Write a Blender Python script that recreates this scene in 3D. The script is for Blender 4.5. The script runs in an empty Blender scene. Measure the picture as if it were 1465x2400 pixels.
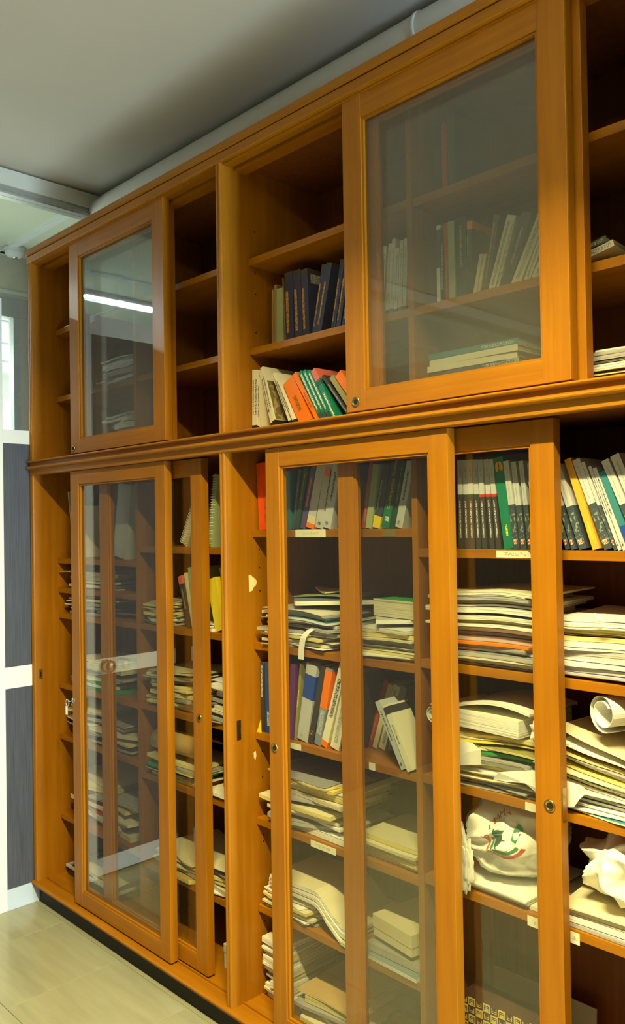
import bpy, bmesh, math, random
from mathutils import Vector, Matrix, noise

scene = bpy.context.scene
COL = scene.collection

# ------------------------------------------------------------------ camera
def make_camera():
    yaw, pit, rol = (math.radians(a) for a in (44.2975, 0.86217, -0.91106))
    f = Vector((-math.cos(yaw) * math.cos(pit), math.sin(yaw) * math.cos(pit), math.sin(pit)))
    r = f.cross(Vector((0, 0, 1))).normalized()
    u = r.cross(f)
    c, s = math.cos(rol), math.sin(rol)
    r, u = c * r + s * u, -s * r + c * u
    cam = bpy.data.cameras.new('camera')
    cam.sensor_fit = 'VERTICAL'
    cam.sensor_height = 36.0
    cam.sensor_width = 36.0
    cam.lens = 36.0 * 1923.13 / 2400.0
    cam.clip_start = 0.02
    o = bpy.data.objects.new('camera', cam)
    m = Matrix((r, u, -f)).transposed().to_4x4()
    m.translation = Vector((3.17605, -1.50693, 1.5))
    o.matrix_world = m
    COL.objects.link(o)
    scene.camera = o
make_camera()

# ------------------------------------------------------------------ world, exposure
w = bpy.data.worlds.new('world')
scene.world = w
w.use_nodes = True
w.node_tree.nodes['Background'].inputs[0].default_value = (0.55, 0.52, 0.42, 1)
w.node_tree.nodes['Background'].inputs[1].default_value = 0.05
vs = scene.view_settings
vs.view_transform = 'Standard'
vs.look = 'None'
vs.gamma = 1.0
vs.use_curve_mapping = False
vs.exposure = -0.47
scene.cycles.max_bounces = 7

CEIL = 2.95
WARM = (1.0, 0.86, 0.38)
COOL = (0.80, 0.95, 1.0)
FIX_MAIN = (2.85, -1.12)      # trough ceiling lamp in front of the bookcases
FIX_FAR = (-1.37, -1.45)      # louvred ceiling lamp beyond the partition

def area(name, loc, sx, sy, power, color, spread=180.0, rot=(0, 0, 0)):
    l = bpy.data.lights.new(name, 'AREA')
    l.shape = 'RECTANGLE'
    l.size, l.size_y = sx, sy
    l.energy = power
    l.color = color
    l.spread = math.radians(spread)
    o = bpy.data.objects.new(name, l)
    o.location = loc
    o.rotation_euler = rot
    COL.objects.link(o)
    return o
area('lamp_light_main', (FIX_MAIN[0], FIX_MAIN[1], CEIL - 0.010), 1.15, 0.10, 430.0, WARM, 180)
area('lamp_light_far', (FIX_FAR[0], FIX_FAR[1], CEIL - 0.02), 0.10, 1.15, 270.0, COOL, 165)
area('lamp_light_side_room', (-2.3, 0.3, 2.60), 0.6, 0.6, 210.0, (0.92, 1.0, 0.95), 180)
# cool fill light at an added window, put in to brighten the partition
area('added_window_light', (5.96, -0.32, 1.40), 1.3, 0.5, 165.0, (0.58, 0.81, 1.0), 150, (0, math.radians(90), 0))

# ------------------------------------------------------------------ materials
MATS = {}
def nodes_of(m):
    m.use_nodes = True
    nt = m.node_tree
    return nt, nt.nodes, nt.links, nt.nodes['Principled BSDF']

def plain(name, col, rough=0.6, metal=0.0, spec=0.4, var=0.10, scale=18.0, bump=0.0, trans=0.0):
    if name in MATS:
        return MATS[name]
    m = bpy.data.materials.new(name)
    nt, N, L, b = nodes_of(m)
    tc = N.new('ShaderNodeTexCoord')
    nz = N.new('ShaderNodeTexNoise')
    nz.inputs['Scale'].default_value = scale
    nz.inputs['Detail'].default_value = 4
    L.new(tc.outputs['Object'], nz.inputs['Vector'])
    mx = N.new('ShaderNodeMix')
    mx.data_type = 'RGBA'
    mx.inputs[6].default_value = (*[c * (1 - var) for c in col], 1)
    mx.inputs[7].default_value = (*[min(1, c * (1 + var)) for c in col], 1)
    L.new(nz.outputs['Fac'], mx.inputs[0])
    L.new(mx.outputs[2], b.inputs['Base Color'])
    b.inputs['Roughness'].default_value = rough
    b.inputs['Metallic'].default_value = metal
    b.inputs['Specular IOR Level'].default_value = spec
    if trans:
        b.inputs['Subsurface Weight'].default_value = trans
        b.inputs['Subsurface Radius'].default_value = (0.02, 0.02, 0.015)
    if bump:
        bp = N.new('ShaderNodeBump')
        bp.inputs['Strength'].default_value = bump
        bp.inputs['Distance'].default_value = 0.003
        L.new(nz.outputs['Fac'], bp.inputs['Height'])
        L.new(bp.outputs['Normal'], b.inputs['Normal'])
    MATS[name] = m
    return m

def wood(name, base, dark, axis, rough=0.44, coat=0.06):
    m = bpy.data.materials.new(name)
    nt, N, L, b = nodes_of(m)
    tc = N.new('ShaderNodeTexCoord')
    mp = N.new('ShaderNodeMapping')
    sc = [55.0, 55.0, 55.0]
    sc['xyz'.index(axis)] = 2.2
    mp.inputs['Scale'].default_value = sc
    L.new(tc.outputs['Object'], mp.inputs['Vector'])
    n1 = N.new('ShaderNodeTexNoise')
    n1.inputs['Scale'].default_value = 1.0
    n1.inputs['Detail'].default_value = 6
    n1.inputs['Roughness'].default_value = 0.65
    L.new(mp.outputs[0], n1.inputs['Vector'])
    n2 = N.new('ShaderNodeTexNoise')
    n2.inputs['Scale'].default_value = 3.0
    n2.inputs['Detail'].default_value = 2
    L.new(tc.outputs['Object'], n2.inputs['Vector'])
    rp = N.new('ShaderNodeValToRGB')
    rp.color_ramp.elements[0].position = 0.30
    rp.color_ramp.elements[0].color = (*dark, 1)
    rp.color_ramp.elements[1].position = 0.72
    rp.color_ramp.elements[1].color = (*base, 1)
    L.new(n1.outputs['Fac'], rp.inputs[0])
    mx = N.new('ShaderNodeMix')
    mx.data_type = 'RGBA'
    mx.blend_type = 'MULTIPLY'
    mx.inputs[0].default_value = 0.35
    L.new(rp.outputs[0], mx.inputs[6])
    L.new(n2.outputs['Fac'], mx.inputs[7])
    L.new(mx.outputs[2], b.inputs['Base Color'])
    b.inputs['Roughness'].default_value = rough
    b.inputs['Coat Weight'].default_value = coat
    b.inputs['Specular IOR Level'].default_value = 0.25
    b.inputs['Coat Roughness'].default_value = 0.22
    bp = N.new('ShaderNodeBump')
    bp.inputs['Strength'].default_value = 0.05
    bp.inputs['Distance'].default_value = 0.001
    L.new(n1.outputs['Fac'], bp.inputs['Height'])
    L.new(bp.outputs['Normal'], b.inputs['Normal'])
    MATS[name] = m
    return m

WV = wood('wood_upright', (0.475, 0.185, 0.0042), (0.360, 0.124, 0.0030), 'z')
WH = wood('wood_level', (0.475, 0.185, 0.0042), (0.360, 0.124, 0.0030), 'x')
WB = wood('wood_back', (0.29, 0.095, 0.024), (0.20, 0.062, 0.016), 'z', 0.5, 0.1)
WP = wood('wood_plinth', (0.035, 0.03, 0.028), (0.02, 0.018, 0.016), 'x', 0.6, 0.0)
BRASS = plain('brass', (0.42, 0.30, 0.12), 0.32, 1.0, 0.5)
STEEL = plain('steel', (0.75, 0.75, 0.78), 0.2, 1.0, 0.5)
HOLE = plain('hole_dark', (0.012, 0.008, 0.006), 0.9)

def glass_mat(name, dust, tint=(0.55, 0.53, 0.45), grad=None):
    m = bpy.data.materials.new(name)
    m.use_nodes = True
    nt = m.node_tree
    N, L = nt.nodes, nt.links
    N.clear()
    out = N.new('ShaderNodeOutputMaterial')
    tr = N.new('ShaderNodeBsdfTransparent')
    tr.inputs[0].default_value = (0.97, 0.98, 0.97, 1)
    df = N.new('ShaderNodeBsdfDiffuse')
    df.inputs[0].default_value = (*tint, 1)
    gl = N.new('ShaderNodeBsdfGlossy')
    gl.inputs['Roughness'].default_value = 0.02
    fr = N.new('ShaderNodeFresnel')
    ge = N.new('ShaderNodeNewGeometry')       # the far face of the thin pane reflects like the near one
    io = N.new('ShaderNodeMapRange')
    io.inputs['To Min'].default_value = 1.62
    io.inputs['To Max'].default_value = 1.0 / 1.62
    L.new(ge.outputs['Backfacing'], io.inputs[0])
    L.new(io.outputs[0], fr.inputs[0])
    tc = N.new('ShaderNodeTexCoord')
    nz = N.new('ShaderNodeTexNoise')
    nz.inputs['Scale'].default_value = 5.0
    nz.inputs['Detail'].default_value = 5
    L.new(tc.outputs['Object'], nz.inputs['Vector'])
    mr = N.new('ShaderNodeMapRange')
    mr.inputs['From Min'].default_value = 0.3
    mr.inputs['From Max'].default_value = 0.7
    mr.inputs['To Min'].default_value = dust * 0.75
    mr.inputs['To Max'].default_value = dust * 1.25
    L.new(nz.outputs['Fac'], mr.inputs[0])
    fac = mr.outputs[0]
    if grad:                      # settled dust: thicker film towards the lower rail
        sp = N.new('ShaderNodeSeparateXYZ')
        L.new(tc.outputs['Object'], sp.inputs[0])
        g = N.new('ShaderNodeMapRange')
        g.interpolation_type = 'SMOOTHSTEP'
        g.inputs['From Min'].default_value = grad[0]
        g.inputs['From Max'].default_value = grad[1]
        g.inputs['To Min'].default_value = 1.0
        g.inputs['To Max'].default_value = grad[2]
        L.new(sp.outputs[2], g.inputs[0])
        mu = N.new('ShaderNodeMath')
        mu.operation = 'MULTIPLY'
        L.new(fac, mu.inputs[0])
        L.new(g.outputs[0], mu.inputs[1])
        fac = mu.outputs[0]
    m1 = N.new('ShaderNodeMixShader')
    L.new(fac, m1.inputs[0])
    L.new(tr.outputs[0], m1.inputs[1])
    L.new(df.outputs[0], m1.inputs[2])
    m2 = N.new('ShaderNodeMixShader')
    L.new(fr.outputs[0], m2.inputs[0])
    L.new(m1.outputs[0], m2.inputs[1])
    L.new(gl.outputs[0], m2.inputs[2])
    L.new(m2.outputs[0], out.inputs[0])
    MATS[name] = m
    return m
GLASS_UP = glass_mat('glass_dusty', 0.046, (0.50, 0.46, 0.34))
GLASS_LO = glass_mat('glass_dusty_low', 0.0065, (0.40, 0.34, 0.20), grad=(0.9, 0.2, 1.7))
GLASS_CLEAR = glass_mat('glass_clear', 0.004)

def print_mat(bg, fg, sx=260.0, sz=900.0, dens=0.5):
    key = 'print_%s_%s_%d_%d' % ('%.2f%.2f%.2f' % bg, '%.2f%.2f%.2f' % fg, sx, sz)
    if key in MATS:
        return MATS[key]
    m = bpy.data.materials.new(key)
    nt, N, L, b = nodes_of(m)
    tc = N.new('ShaderNodeTexCoord')
    mp = N.new('ShaderNodeMapping')
    mp.inputs['Scale'].default_value = (sx, sx, sz)
    L.new(tc.outputs['Object'], mp.inputs['Vector'])
    nz = N.new('ShaderNodeTexNoise')
    nz.inputs['Scale'].default_value = 1.0
    nz.inputs['Detail'].default_value = 1
    L.new(mp.outputs[0], nz.inputs['Vector'])
    rp = N.new('ShaderNodeValToRGB')
    rp.color_ramp.interpolation = 'CONSTANT'
    rp.color_ramp.elements[0].color = (*bg, 1)
    rp.color_ramp.elements[1].position = dens
    rp.color_ramp.elements[1].color = (*fg, 1)
    L.new(nz.outputs['Fac'], rp.inputs[0])
    L.new(rp.outputs[0], b.inputs['Base Color'])
    b.inputs['Roughness'].default_value = 0.5
    MATS[key] = m
    return m

def stripe_mat(name, c1, c2, rough=0.75, freq=900.0):
    """Edges of many sheets: fine level lines with a little unevenness."""
    if name in MATS:
        return MATS[name]
    m = bpy.data.materials.new(name)
    nt, N, L, b = nodes_of(m)
    tc = N.new('ShaderNodeTexCoord')
    mp = N.new('ShaderNodeMapping')
    mp.inputs['Scale'].default_value = (3, 3, freq)
    L.new(tc.outputs['Object'], mp.inputs['Vector'])
    nz = N.new('ShaderNodeTexNoise')
    nz.inputs['Scale'].default_value = 1.0
    nz.inputs['Detail'].default_value = 3
    L.new(mp.outputs[0], nz.inputs['Vector'])
    rp = N.new('ShaderNodeValToRGB')
    rp.color_ramp.elements[0].position = 0.34
    rp.color_ramp.elements[0].color = (*c2, 1)
    rp.color_ramp.elements[1].position = 0.47
    rp.color_ramp.elements[1].color = (*c1, 1)
    L.new(nz.outputs['Fac'], rp.inputs[0])
    L.new(rp.outputs[0], b.inputs['Base Color'])
    b.inputs['Roughness'].default_value = rough
    b.inputs['Specular IOR Level'].default_value = 0.2
    MATS[name] = m
    return m

def emit(name, col, strength):
    m = bpy.data.materials.new(name)
    m.use_nodes = True
    N, L = m.node_tree.nodes, m.node_tree.links
    N.clear()
    o = N.new('ShaderNodeOutputMaterial')
    e = N.new('ShaderNodeEmission')
    e.inputs[0].default_value = (*col, 1)
    e.inputs[1].default_value = strength
    L.new(e.outputs[0], o.inputs[0])
    MATS[name] = m
    return m

PALE = {
    'white': (0.88, 0.87, 0.80), 'cream': (0.76, 0.68, 0.44), 'grey': (0.36, 0.36, 0.36), 'bluegrey': (0.22, 0.28, 0.34),
    'yellow': (0.95, 0.72, 0.03), 'green': (0.02, 0.34, 0.07), 'kraft': (0.55, 0.36, 0.13), 'dark': (0.035, 0.03, 0.035),
    'teal': (0.04, 0.20, 0.24), 'red': (0.50, 0.06, 0.03), 'sage': (0.42, 0.50, 0.26), 'slate': (0.06, 0.08, 0.12),
    'lilac': (0.45, 0.42, 0.50), 'olive': (0.33, 0.30, 0.10), 'brown': (0.20, 0.09, 0.035), 'orange': (0.95, 0.21, 0.003),
    'navy': (0.035, 0.035, 0.085), 'blue': (0.02, 0.08, 0.30), 'purple': (0.16, 0.04, 0.20), 'charcoal': (0.05, 0.045, 0.045),
    'darkgreen': (0.025, 0.075, 0.045), 'bookgreen': (0.012, 0.20, 0.115), 'gold': (0.75, 0.38, 0.04), 'tan': (0.45, 0.28, 0.10),
    'pink': (0.75, 0.16, 0.12), 'ivory': (0.82, 0.77, 0.58), 'black': (0.015, 0.014, 0.016), 'silver': (0.55, 0.56, 0.57),
    'redbox': (0.85, 0.09, 0.015), 'city': (0.05, 0.07, 0.085), 'royal': (0.02, 0.07, 0.38), 'violet': (0.10, 0.07, 0.22),
}
def paint(c, rough=0.55):
    return plain('paint_' + c, PALE[c], rough, var=0.06, scale=30)
PAGES = stripe_mat('page_edges', (0.74, 0.68, 0.50), (0.34, 0.28, 0.16))
PAGES_W = stripe_mat('page_edges_white', (0.88, 0.86, 0.76), (0.34, 0.31, 0.24))
PAGES_G = stripe_mat('page_edges_grey', (0.46, 0.44, 0.40), (0.14, 0.13, 0.12))
PAGES_Y = stripe_mat('page_edges_yellow', (0.80, 0.68, 0.28), (0.32, 0.23, 0.08))

# ------------------------------------------------------------------ mesh helpers
def link(o, parent=None):
    COL.objects.link(o)
    if parent is not None:
        o.parent = parent
    return o

def mesh(name, verts, faces, mats, parent=None, idx=None, smooth=False):
    """One mesh object; verts are given in the parent's space."""
    me = bpy.data.meshes.new(name)
    me.from_pydata([tuple(v) for v in verts], [], faces)
    if not isinstance(mats, (list, tuple)):
        mats = [mats]
    for m in mats:
        me.materials.append(m)
    if idx is not None:
        me.polygons.foreach_set('material_index', idx)
    if smooth:
        me.polygons.foreach_set('use_smooth', [True] * len(me.polygons))
    me.update()
    return link(bpy.data.objects.new(name, me), parent)

BOXF = [(0, 1, 2, 3), (7, 6, 5, 4), (0, 4, 5, 1), (1, 5, 6, 2), (2, 6, 7, 3), (3, 7, 4, 0)]
def box_verts(x0, x1, y0, y1, z0, z1):
    return [(x0, y0, z0), (x0, y1, z0), (x1, y1, z0), (x1, y0, z0), (x0, y0, z1), (x0, y1, z1), (x1, y1, z1), (x1, y0, z1)]

def box(name, x0, x1, y0, y1, z0, z1, mat, parent=None, bevel=0.0):
    if bevel <= 0:
        return mesh(name, box_verts(x0, x1, y0, y1, z0, z1), BOXF, mat, parent)
    bm = bmesh.new()
    vs_ = [bm.verts.new(v) for v in box_verts(x0, x1, y0, y1, z0, z1)]
    for f in BOXF:
        bm.faces.new([vs_[i] for i in f])
    bm.normal_update()
    bmesh.ops.bevel(bm, geom=bm.edges[:], offset=bevel, segments=2, affect='EDGES', profile=0.6)
    me = bpy.data.meshes.new(name)
    bm.to_mesh(me)
    bm.free()
    me.materials.append(mat)
    return link(bpy.data.objects.new(name, me), parent)

def extrude_profile(name, prof, x0, x1, mat, parent=None, axis='x'):
    """prof: closed (y, z) outline run along x (or (x, z) along y)."""
    n = len(prof)
    if axis == 'x':
        v = [(x0, a, b) for a, b in prof] + [(x1, a, b) for a, b in prof]
    elif axis == 'y':
        v = [(a, x0, b) for a, b in prof] + [(a, x1, b) for a, b in prof]
    else:
        v = [(a, b, x0) for a, b in prof] + [(a, b, x1) for a, b in prof]
    f = [(i, (i + 1) % n, n + (i + 1) % n, n + i) for i in range(n)]
    f += [tuple(range(n - 1, -1, -1)), tuple(range(n, 2 * n))]
    o = mesh(name, v, f, mat, parent)
    bm = bmesh.new()
    bm.from_mesh(o.data)
    bmesh.ops.recalc_face_normals(bm, faces=bm.faces[:])
    bm.to_mesh(o.data)
    bm.free()
    return o

def tube(name, pts, rad, mat, parent=None, seg=10, cap=True, smooth=True):
    pts = [Vector(p) for p in pts]
    v, f = [], []
    up = Vector((0, 0, 1))
    for i, p in enumerate(pts):
        d = (pts[min(i + 1, len(pts) - 1)] - pts[max(i - 1, 0)]).normalized()
        a = d.cross(up)
        if a.length < 1e-3:
            a = d.cross(Vector((1, 0, 0)))
        a.normalize()
        b = d.cross(a)
        r = rad[i] if isinstance(rad, (list, tuple)) else rad
        for k in range(seg):
            t = 2 * math.pi * k / seg
            v.append(p + r * (math.cos(t) * a + math.sin(t) * b))
    for i in range(len(pts) - 1):
        for k in range(seg):
            k2 = (k + 1) % seg
            f.append((i * seg + k, i * seg + k2, (i + 1) * seg + k2, (i + 1) * seg + k))
    if cap:
        f.append(tuple(range(seg - 1, -1, -1)))
        f.append(tuple((len(pts) - 1) * seg + k for k in range(seg)))
    return mesh(name, v, f, mat, parent, smooth=smooth)

def lathe(name, prof, origin, axis, mat, parent=None, seg=24, smooth=True):
    """prof: (radius, along) pairs turned about an axis through origin."""
    o = Vector(origin)
    ax = Vector(axis).normalized()
    a = ax.cross(Vector((0, 0, 1)))
    if a.length < 1e-3:
        a = ax.cross(Vector((1, 0, 0)))
    a.normalize()
    b = ax.cross(a)
    v, f = [], []
    for r, h in prof:
        for k in range(seg):
            t = 2 * math.pi * k / seg
            v.append(o + ax * h + max(r, 1e-5) * (math.cos(t) * a + math.sin(t) * b))
    for i in range(len(prof) - 1):
        for k in range(seg):
            k2 = (k + 1) % seg
            f.append((i * seg + k, i * seg + k2, (i + 1) * seg + k2, (i + 1) * seg + k))
    return mesh(name, v, f, mat, parent, smooth=smooth)

def empty(name, loc=(0, 0, 0), parent=None):
    o = bpy.data.objects.new(name, None)
    o.location = loc
    o.empty_display_size = 0.05
    return link(o, parent)

def tag(o, label=None, cat=None, group=None, kind=None):
    if label:
        o['label'] = label
    if cat:
        o['category'] = cat
    if group:
        o['group'] = group
    if kind:
        o['kind'] = kind
    return o

def struct(o, label=None):
    o['kind'] = 'structure'
    if label:
        o['label'] = label
    return o

def text_obj(name, body, size, mat, loc, rot, parent=None):
    cu = bpy.data.curves.new(name, 'FONT')
    cu.body = body
    cu.size = size
    cu.align_x = 'CENTER'
    cu.align_y = 'CENTER'
    cu.extrude = 0.0001
    cu.materials.append(mat)
    tmp = bpy.data.objects.new('lettering_source', cu)
    COL.objects.link(tmp)
    dg = bpy.context.evaluated_depsgraph_get()
    me = bpy.data.meshes.new_from_object(tmp.evaluated_get(dg))
    bpy.data.objects.remove(tmp)
    o = bpy.data.objects.new(name, me)
    o.location = loc
    o.rotation_euler = rot
    return link(o, parent)
# ------------------------------------------------------------------ the room
PLASTER = plain('plaster_ceiling', (0.64, 0.63, 0.60), 0.9, var=0.06, scale=3.0, bump=0.03)
WALLC = plain('plaster_wall', (0.26, 0.255, 0.23), 0.9, var=0.05, scale=4.0)
WHITEP = plain('white_lacquer', (0.86, 0.90, 0.90), 0.35, var=0.03, scale=8)
MARBLE = plain('marble_white', (0.56, 0.66, 0.80), 0.25, var=0.16, scale=7)
ALU = plain('aluminium_profile', (0.55, 0.57, 0.56), 0.4, 0.7, var=0.04)
GREYF = plain('grey_frame', (0.50, 0.55, 0.54), 0.5, var=0.03)
CEILP = plain('ceiling_panel', (0.72, 0.78, 0.62), 0.8, var=0.03, scale=5)

def laminate():
    m = bpy.data.materials.new('dark_laminate')
    nt, N, L, b = nodes_of(m)
    tc = N.new('ShaderNodeTexCoord')
    mp = N.new('ShaderNodeMapping')
    mp.inputs['Scale'].default_value = (420, 420, 6)
    L.new(tc.outputs['Object'], mp.inputs['Vector'])
    nz = N.new('ShaderNodeTexNoise')
    nz.inputs['Scale'].default_value = 1
    nz.inputs['Detail'].default_value = 3
    L.new(mp.outputs[0], nz.inputs['Vector'])
    rp = N.new('ShaderNodeValToRGB')
    rp.color_ramp.elements[0].position = 0.3
    rp.color_ramp.elements[0].color = (0.052, 0.057, 0.078, 1)
    rp.color_ramp.elements[1].position = 0.7
    rp.color_ramp.elements[1].color = (0.094, 0.102, 0.134, 1)
    L.new(nz.outputs['Fac'], rp.inputs[0])
    L.new(rp.outputs[0], b.inputs['Base Color'])
    b.inputs['Roughness'].default_value = 0.42
    return m
LAMI = laminate()

def tile_mat():
    m = bpy.data.materials.new('floor_tile')
    nt, N, L, b = nodes_of(m)
    tc = N.new('ShaderNodeTexCoord')
    oi = N.new('ShaderNodeObjectInfo')
    mp = N.new('ShaderNodeMapping')
    mp.inputs['Scale'].default_value = (2.5, 22, 1)
    mp.inputs['Rotation'].default_value = (0, 0, 0.6)
    L.new(tc.outputs['Object'], mp.inputs['Vector'])
    nz = N.new('ShaderNodeTexNoise')
    nz.noise_dimensions = '4D'
    nz.inputs['Scale'].default_value = 1.2
    nz.inputs['Detail'].default_value = 5
    mw = N.new('ShaderNodeMath')
    mw.operation = 'MULTIPLY'
    mw.inputs[1].default_value = 40
    L.new(oi.outputs['Random'], mw.inputs[0])
    L.new(mw.outputs[0], nz.inputs['W'])
    L.new(mp.outputs[0], nz.inputs['Vector'])
    rp = N.new('ShaderNodeValToRGB')
    rp.color_ramp.elements[0].position = 0.25
    rp.color_ramp.elements[0].color = (0.285, 0.275, 0.175, 1)
    rp.color_ramp.elements[1].position = 0.7
    rp.color_ramp.elements[1].color = (0.375, 0.365, 0.245, 1)
    L.new(nz.outputs['Fac'], rp.inputs[0])
    L.new(rp.outputs[0], b.inputs['Base Color'])
    b.inputs['Roughness'].default_value = 0.20
    b.inputs['Specular IOR Level'].default_value = 0.45
    return m
TILE = tile_mat()
GROUT = plain('floor_grout', (0.30, 0.27, 0.19), 0.8)

floor = box('floor', -0.40, 6.0, -4.3, 0.55, -0.06, -0.004, GROUT)
struct(floor, 'pale cream tiled floor in front of the bookcases')
ts = 0.40
tme = None
for i in range(0, 15):
    for j in range(0, 11):
        x0 = 0.24 + (i - 1) * ts
        y0 = 0.40 - j * ts - ts
        if tme is None:
            bm = bmesh.new()
            vv = [bm.verts.new(v) for v in box_verts(0, ts - 0.0016, 0, ts - 0.0016, -0.005, 0.0)]
            for f in BOXF:
                bm.faces.new([vv[k] for k in f])
            bmesh.ops.bevel(bm, geom=bm.edges[:], offset=0.0008, segments=1, affect='EDGES')
            tme = bpy.data.meshes.new('tile')
            bm.to_mesh(tme)
            bm.free()
            tme.materials.append(TILE)
        t = bpy.data.objects.new('tile', tme)
        t.location = (x0, y0, 0)
        link(t, floor)

ceil = box('ceiling', -0.03, 6.0, -4.3, 0.55, CEIL, CEIL + 0.08, PLASTER)
struct(ceil, 'plain plaster ceiling above the bookcases')
struct(box('wall_back', -0.9, 6.0, 0.425, 0.55, 0.0, CEIL, WALLC), 'plaster wall behind the bookcases')
struct(box('wall_right', 6.0, 6.1, -4.3, 0.55, 0.0, CEIL, WALLC), 'plaster end wall of the room')
struct(box('wall_front', -4.2, 6.1, -4.4, -4.3, 0.0, CEIL, WALLC), 'plaster wall facing the bookcases')

# partition of dark laminate panels at the end of the bookcases (plane x = 0)
P0, P1 = -0.050, -0.003
wl = empty('wall_left', (0, 0, 0))
struct(wl, 'office partition of dark laminate panels and white rails')
box('panel', P0, P1, -0.115, 0.42, 0.985 - 0.03, 1.842, LAMI, wl)
box('panel', P0, P1, -0.115, 0.42, 0.081, 0.868, LAMI, wl)
box('rail', P0 - 0.004, P1 + 0.0025, -0.235, 0.42, 0.868, 0.953, WHITEP, wl, 0.001)
box('sill', P0 - 0.01, P1 + 0.002, -0.235, 0.42, 1.842, 1.897, WHITEP, wl, 0.001)
box('jamb', P0 - 0.006, P1 + 0.004, -0.236, -0.115, 0.0, 2.418, WHITEP, wl, 0.0015)
struct(box('baseboard_left', P0 - 0.006, P1 + 0.006, -0.115, 0.42, 0.0, 0.081, MARBLE, None, 0.002), 'white marble skirting under the dark partition')
d1 = empty('door_1', (0, 0, 0))
struct(d1, 'dark laminate door with white band and round knob')
box('leaf', P0 + 0.004, P1, -1.10, -0.238, 0.085, 0.868, LAMI, d1)
box('leaf', P0 + 0.004, P1, -1.10, -0.238, 0.935, 2.335, LAMI, d1)
box('band', P0 + 0.002, P1 + 0.002, -1.10, -0.238, 0.868, 0.935, WHITEP, d1, 0.001)
box('kick_plate', P0 + 0.002, P1 + 0.002, -1.10, -0.238, 0.012, 0.085, MARBLE, d1, 0.001)
lathe('door_knob', [(0.0, 0.062), (0.016, 0.060), (0.026, 0.048), (0.028, 0.036), (0.020, 0.024), (0.011, 0.016), (0.012, 0.006), (0.027, 0.004), (0.027, 0.0)],
      (P1 + 0.002, -0.285, 0.905), (1, 0, 0), STEEL, d1)
struct(box('trim_1', P0 - 0.004, P1 + 0.003, -1.22, -0.236, 2.335, 2.418, WHITEP, None, 0.001), 'white head rail over the laminate door')
struct(box('trim_2', P0 - 0.004, P1 + 0.003, -1.22, -1.10, 0.0, 2.335, WHITEP, None, 0.001), 'white upright beside the laminate door')
w2 = empty('wall_left_far', (0, 0, 0))
w2.name = 'wall_left.001'
struct(w2, 'further run of the dark partition past the door')
box('panel', P0, P1, -4.3, -1.22, 0.0, 2.418, LAMI, w2)
# glazing above the partition
g1 = empty('window_1', (0, 0, 0))
struct(g1, 'clear glazing strip above the partition sill')
box('pane', -0.030, -0.026, -0.115, 0.42, 1.897, 2.842, GLASS_CLEAR, g1)
box('pane', -0.030, -0.026, -4.3, -0.115, 2.418, 2.842, GLASS_CLEAR, g1)
# header: aluminium rail and white fascia
hp = [(-0.060, 2.842), (0.004, 2.842), (0.006, 2.846), (0.006, 2.852), (0.000, 2.856), (-0.002, 2.876), (-0.060, 2.876)]
struct(extrude_profile('trim_3', hp, -4.3, 0.42, ALU, None, 'y'), 'grey aluminium rail under the white fascia')
struct(box('trim_4', -0.055, 0.004, -4.3, 0.42, 2.876, 2.941, plain('fascia_white', (0.76, 0.76, 0.68), 0.6, var=0.03)), 'white fascia board running under the ceiling')

# white pipe along the top of the back wall
PIPEM = plain('pipe_white', (0.80, 0.79, 0.72), 0.45, var=0.03)
pipe = empty('ceiling_pipe', (0.0, 0.33, 2.872))
tag(pipe, 'white round pipe with a ring joint above the upper bookcase', 'pipe')
tube('pipe_run', [(0.006, 0, 0), (1.2, 0, 0), (2.4, 0, 0), (3.6, 0, 0), (5.99, 0, 0)], 0.058, PIPEM, pipe, 28)
lathe('joint_collar', [(0.058, -0.006), (0.062, -0.006), (0.0625, -0.002), (0.0625, 0.002), (0.062, 0.006), (0.058, 0.006)], (1.775, 0, 0), (1, 0, 0), PIPEM, pipe, 28)

# corridor beyond the partition
c2 = box('ceiling_corridor', -3.4, -0.062, -4.3, 0.9, CEIL, CEIL + 0.06, CEILP)
c2.name = 'ceiling.001'
struct(c2, 'pale panelled ceiling beyond the partition')
for y in (0.325, -0.6, -2.2):
    box('ceiling_bar', -3.4, -0.062, y - 0.018, y + 0.018, CEIL - 0.012, CEIL, WHITEP, c2)
box('ceiling_bar', -0.985, -0.955, -4.3, 0.9, CEIL - 0.012, CEIL, WHITEP, c2)
wf = empty('wall_far', (0, 0, 0))
struct(wf, 'pale corridor wall seen through the glazing')
FARW = plain('far_wall_paint', (0.80, 0.84, 0.68), 0.8, var=0.03)
box('wall_panel', -1.06, -1.0, -0.55, 0.90, 2.716, CEIL, FARW, wf)
box('wall_panel', -1.06, -1.0, 0.476, 0.90, 0.0, 2.716, FARW, wf)
box('wall_panel', -1.06, -1.0, -0.55, 0.476, 0.0, 1.0, FARW, wf)
box('wall_panel', -1.06, -1.0, -0.55, -0.45, 1.0, 2.716, FARW, wf)
box('ledge', -1.06, -0.985, -0.55, 0.476, 2.735, 2.752, WHITEP, wf)
w2w = empty('window_2', (0, 0, 0))
struct(w2w, 'grey framed corridor window beyond the partition')
box('frame', -1.05, -0.99, -0.45, 0.476, 2.612, 2.716, GREYF, w2w, 0.002)
box('frame', -1.05, -0.99, 0.382, 0.476, 1.0, 2.612, GREYF, w2w, 0.002)
box('frame', -1.05, -0.99, -0.45, -0.40, 1.0, 2.612, GREYF, w2w, 0.002)
box('pane', -1.025, -1.021, -0.40, 0.382, 1.0, 2.612, GLASS_CLEAR, w2w)
ROOM2 = plain('side_room_white', (0.80, 0.82, 0.80), 0.8, var=0.02)
r2 = empty('wall_side_room', (0, 0, 0))
struct(r2, 'white walls of the bright room behind the corridor window')
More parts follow.
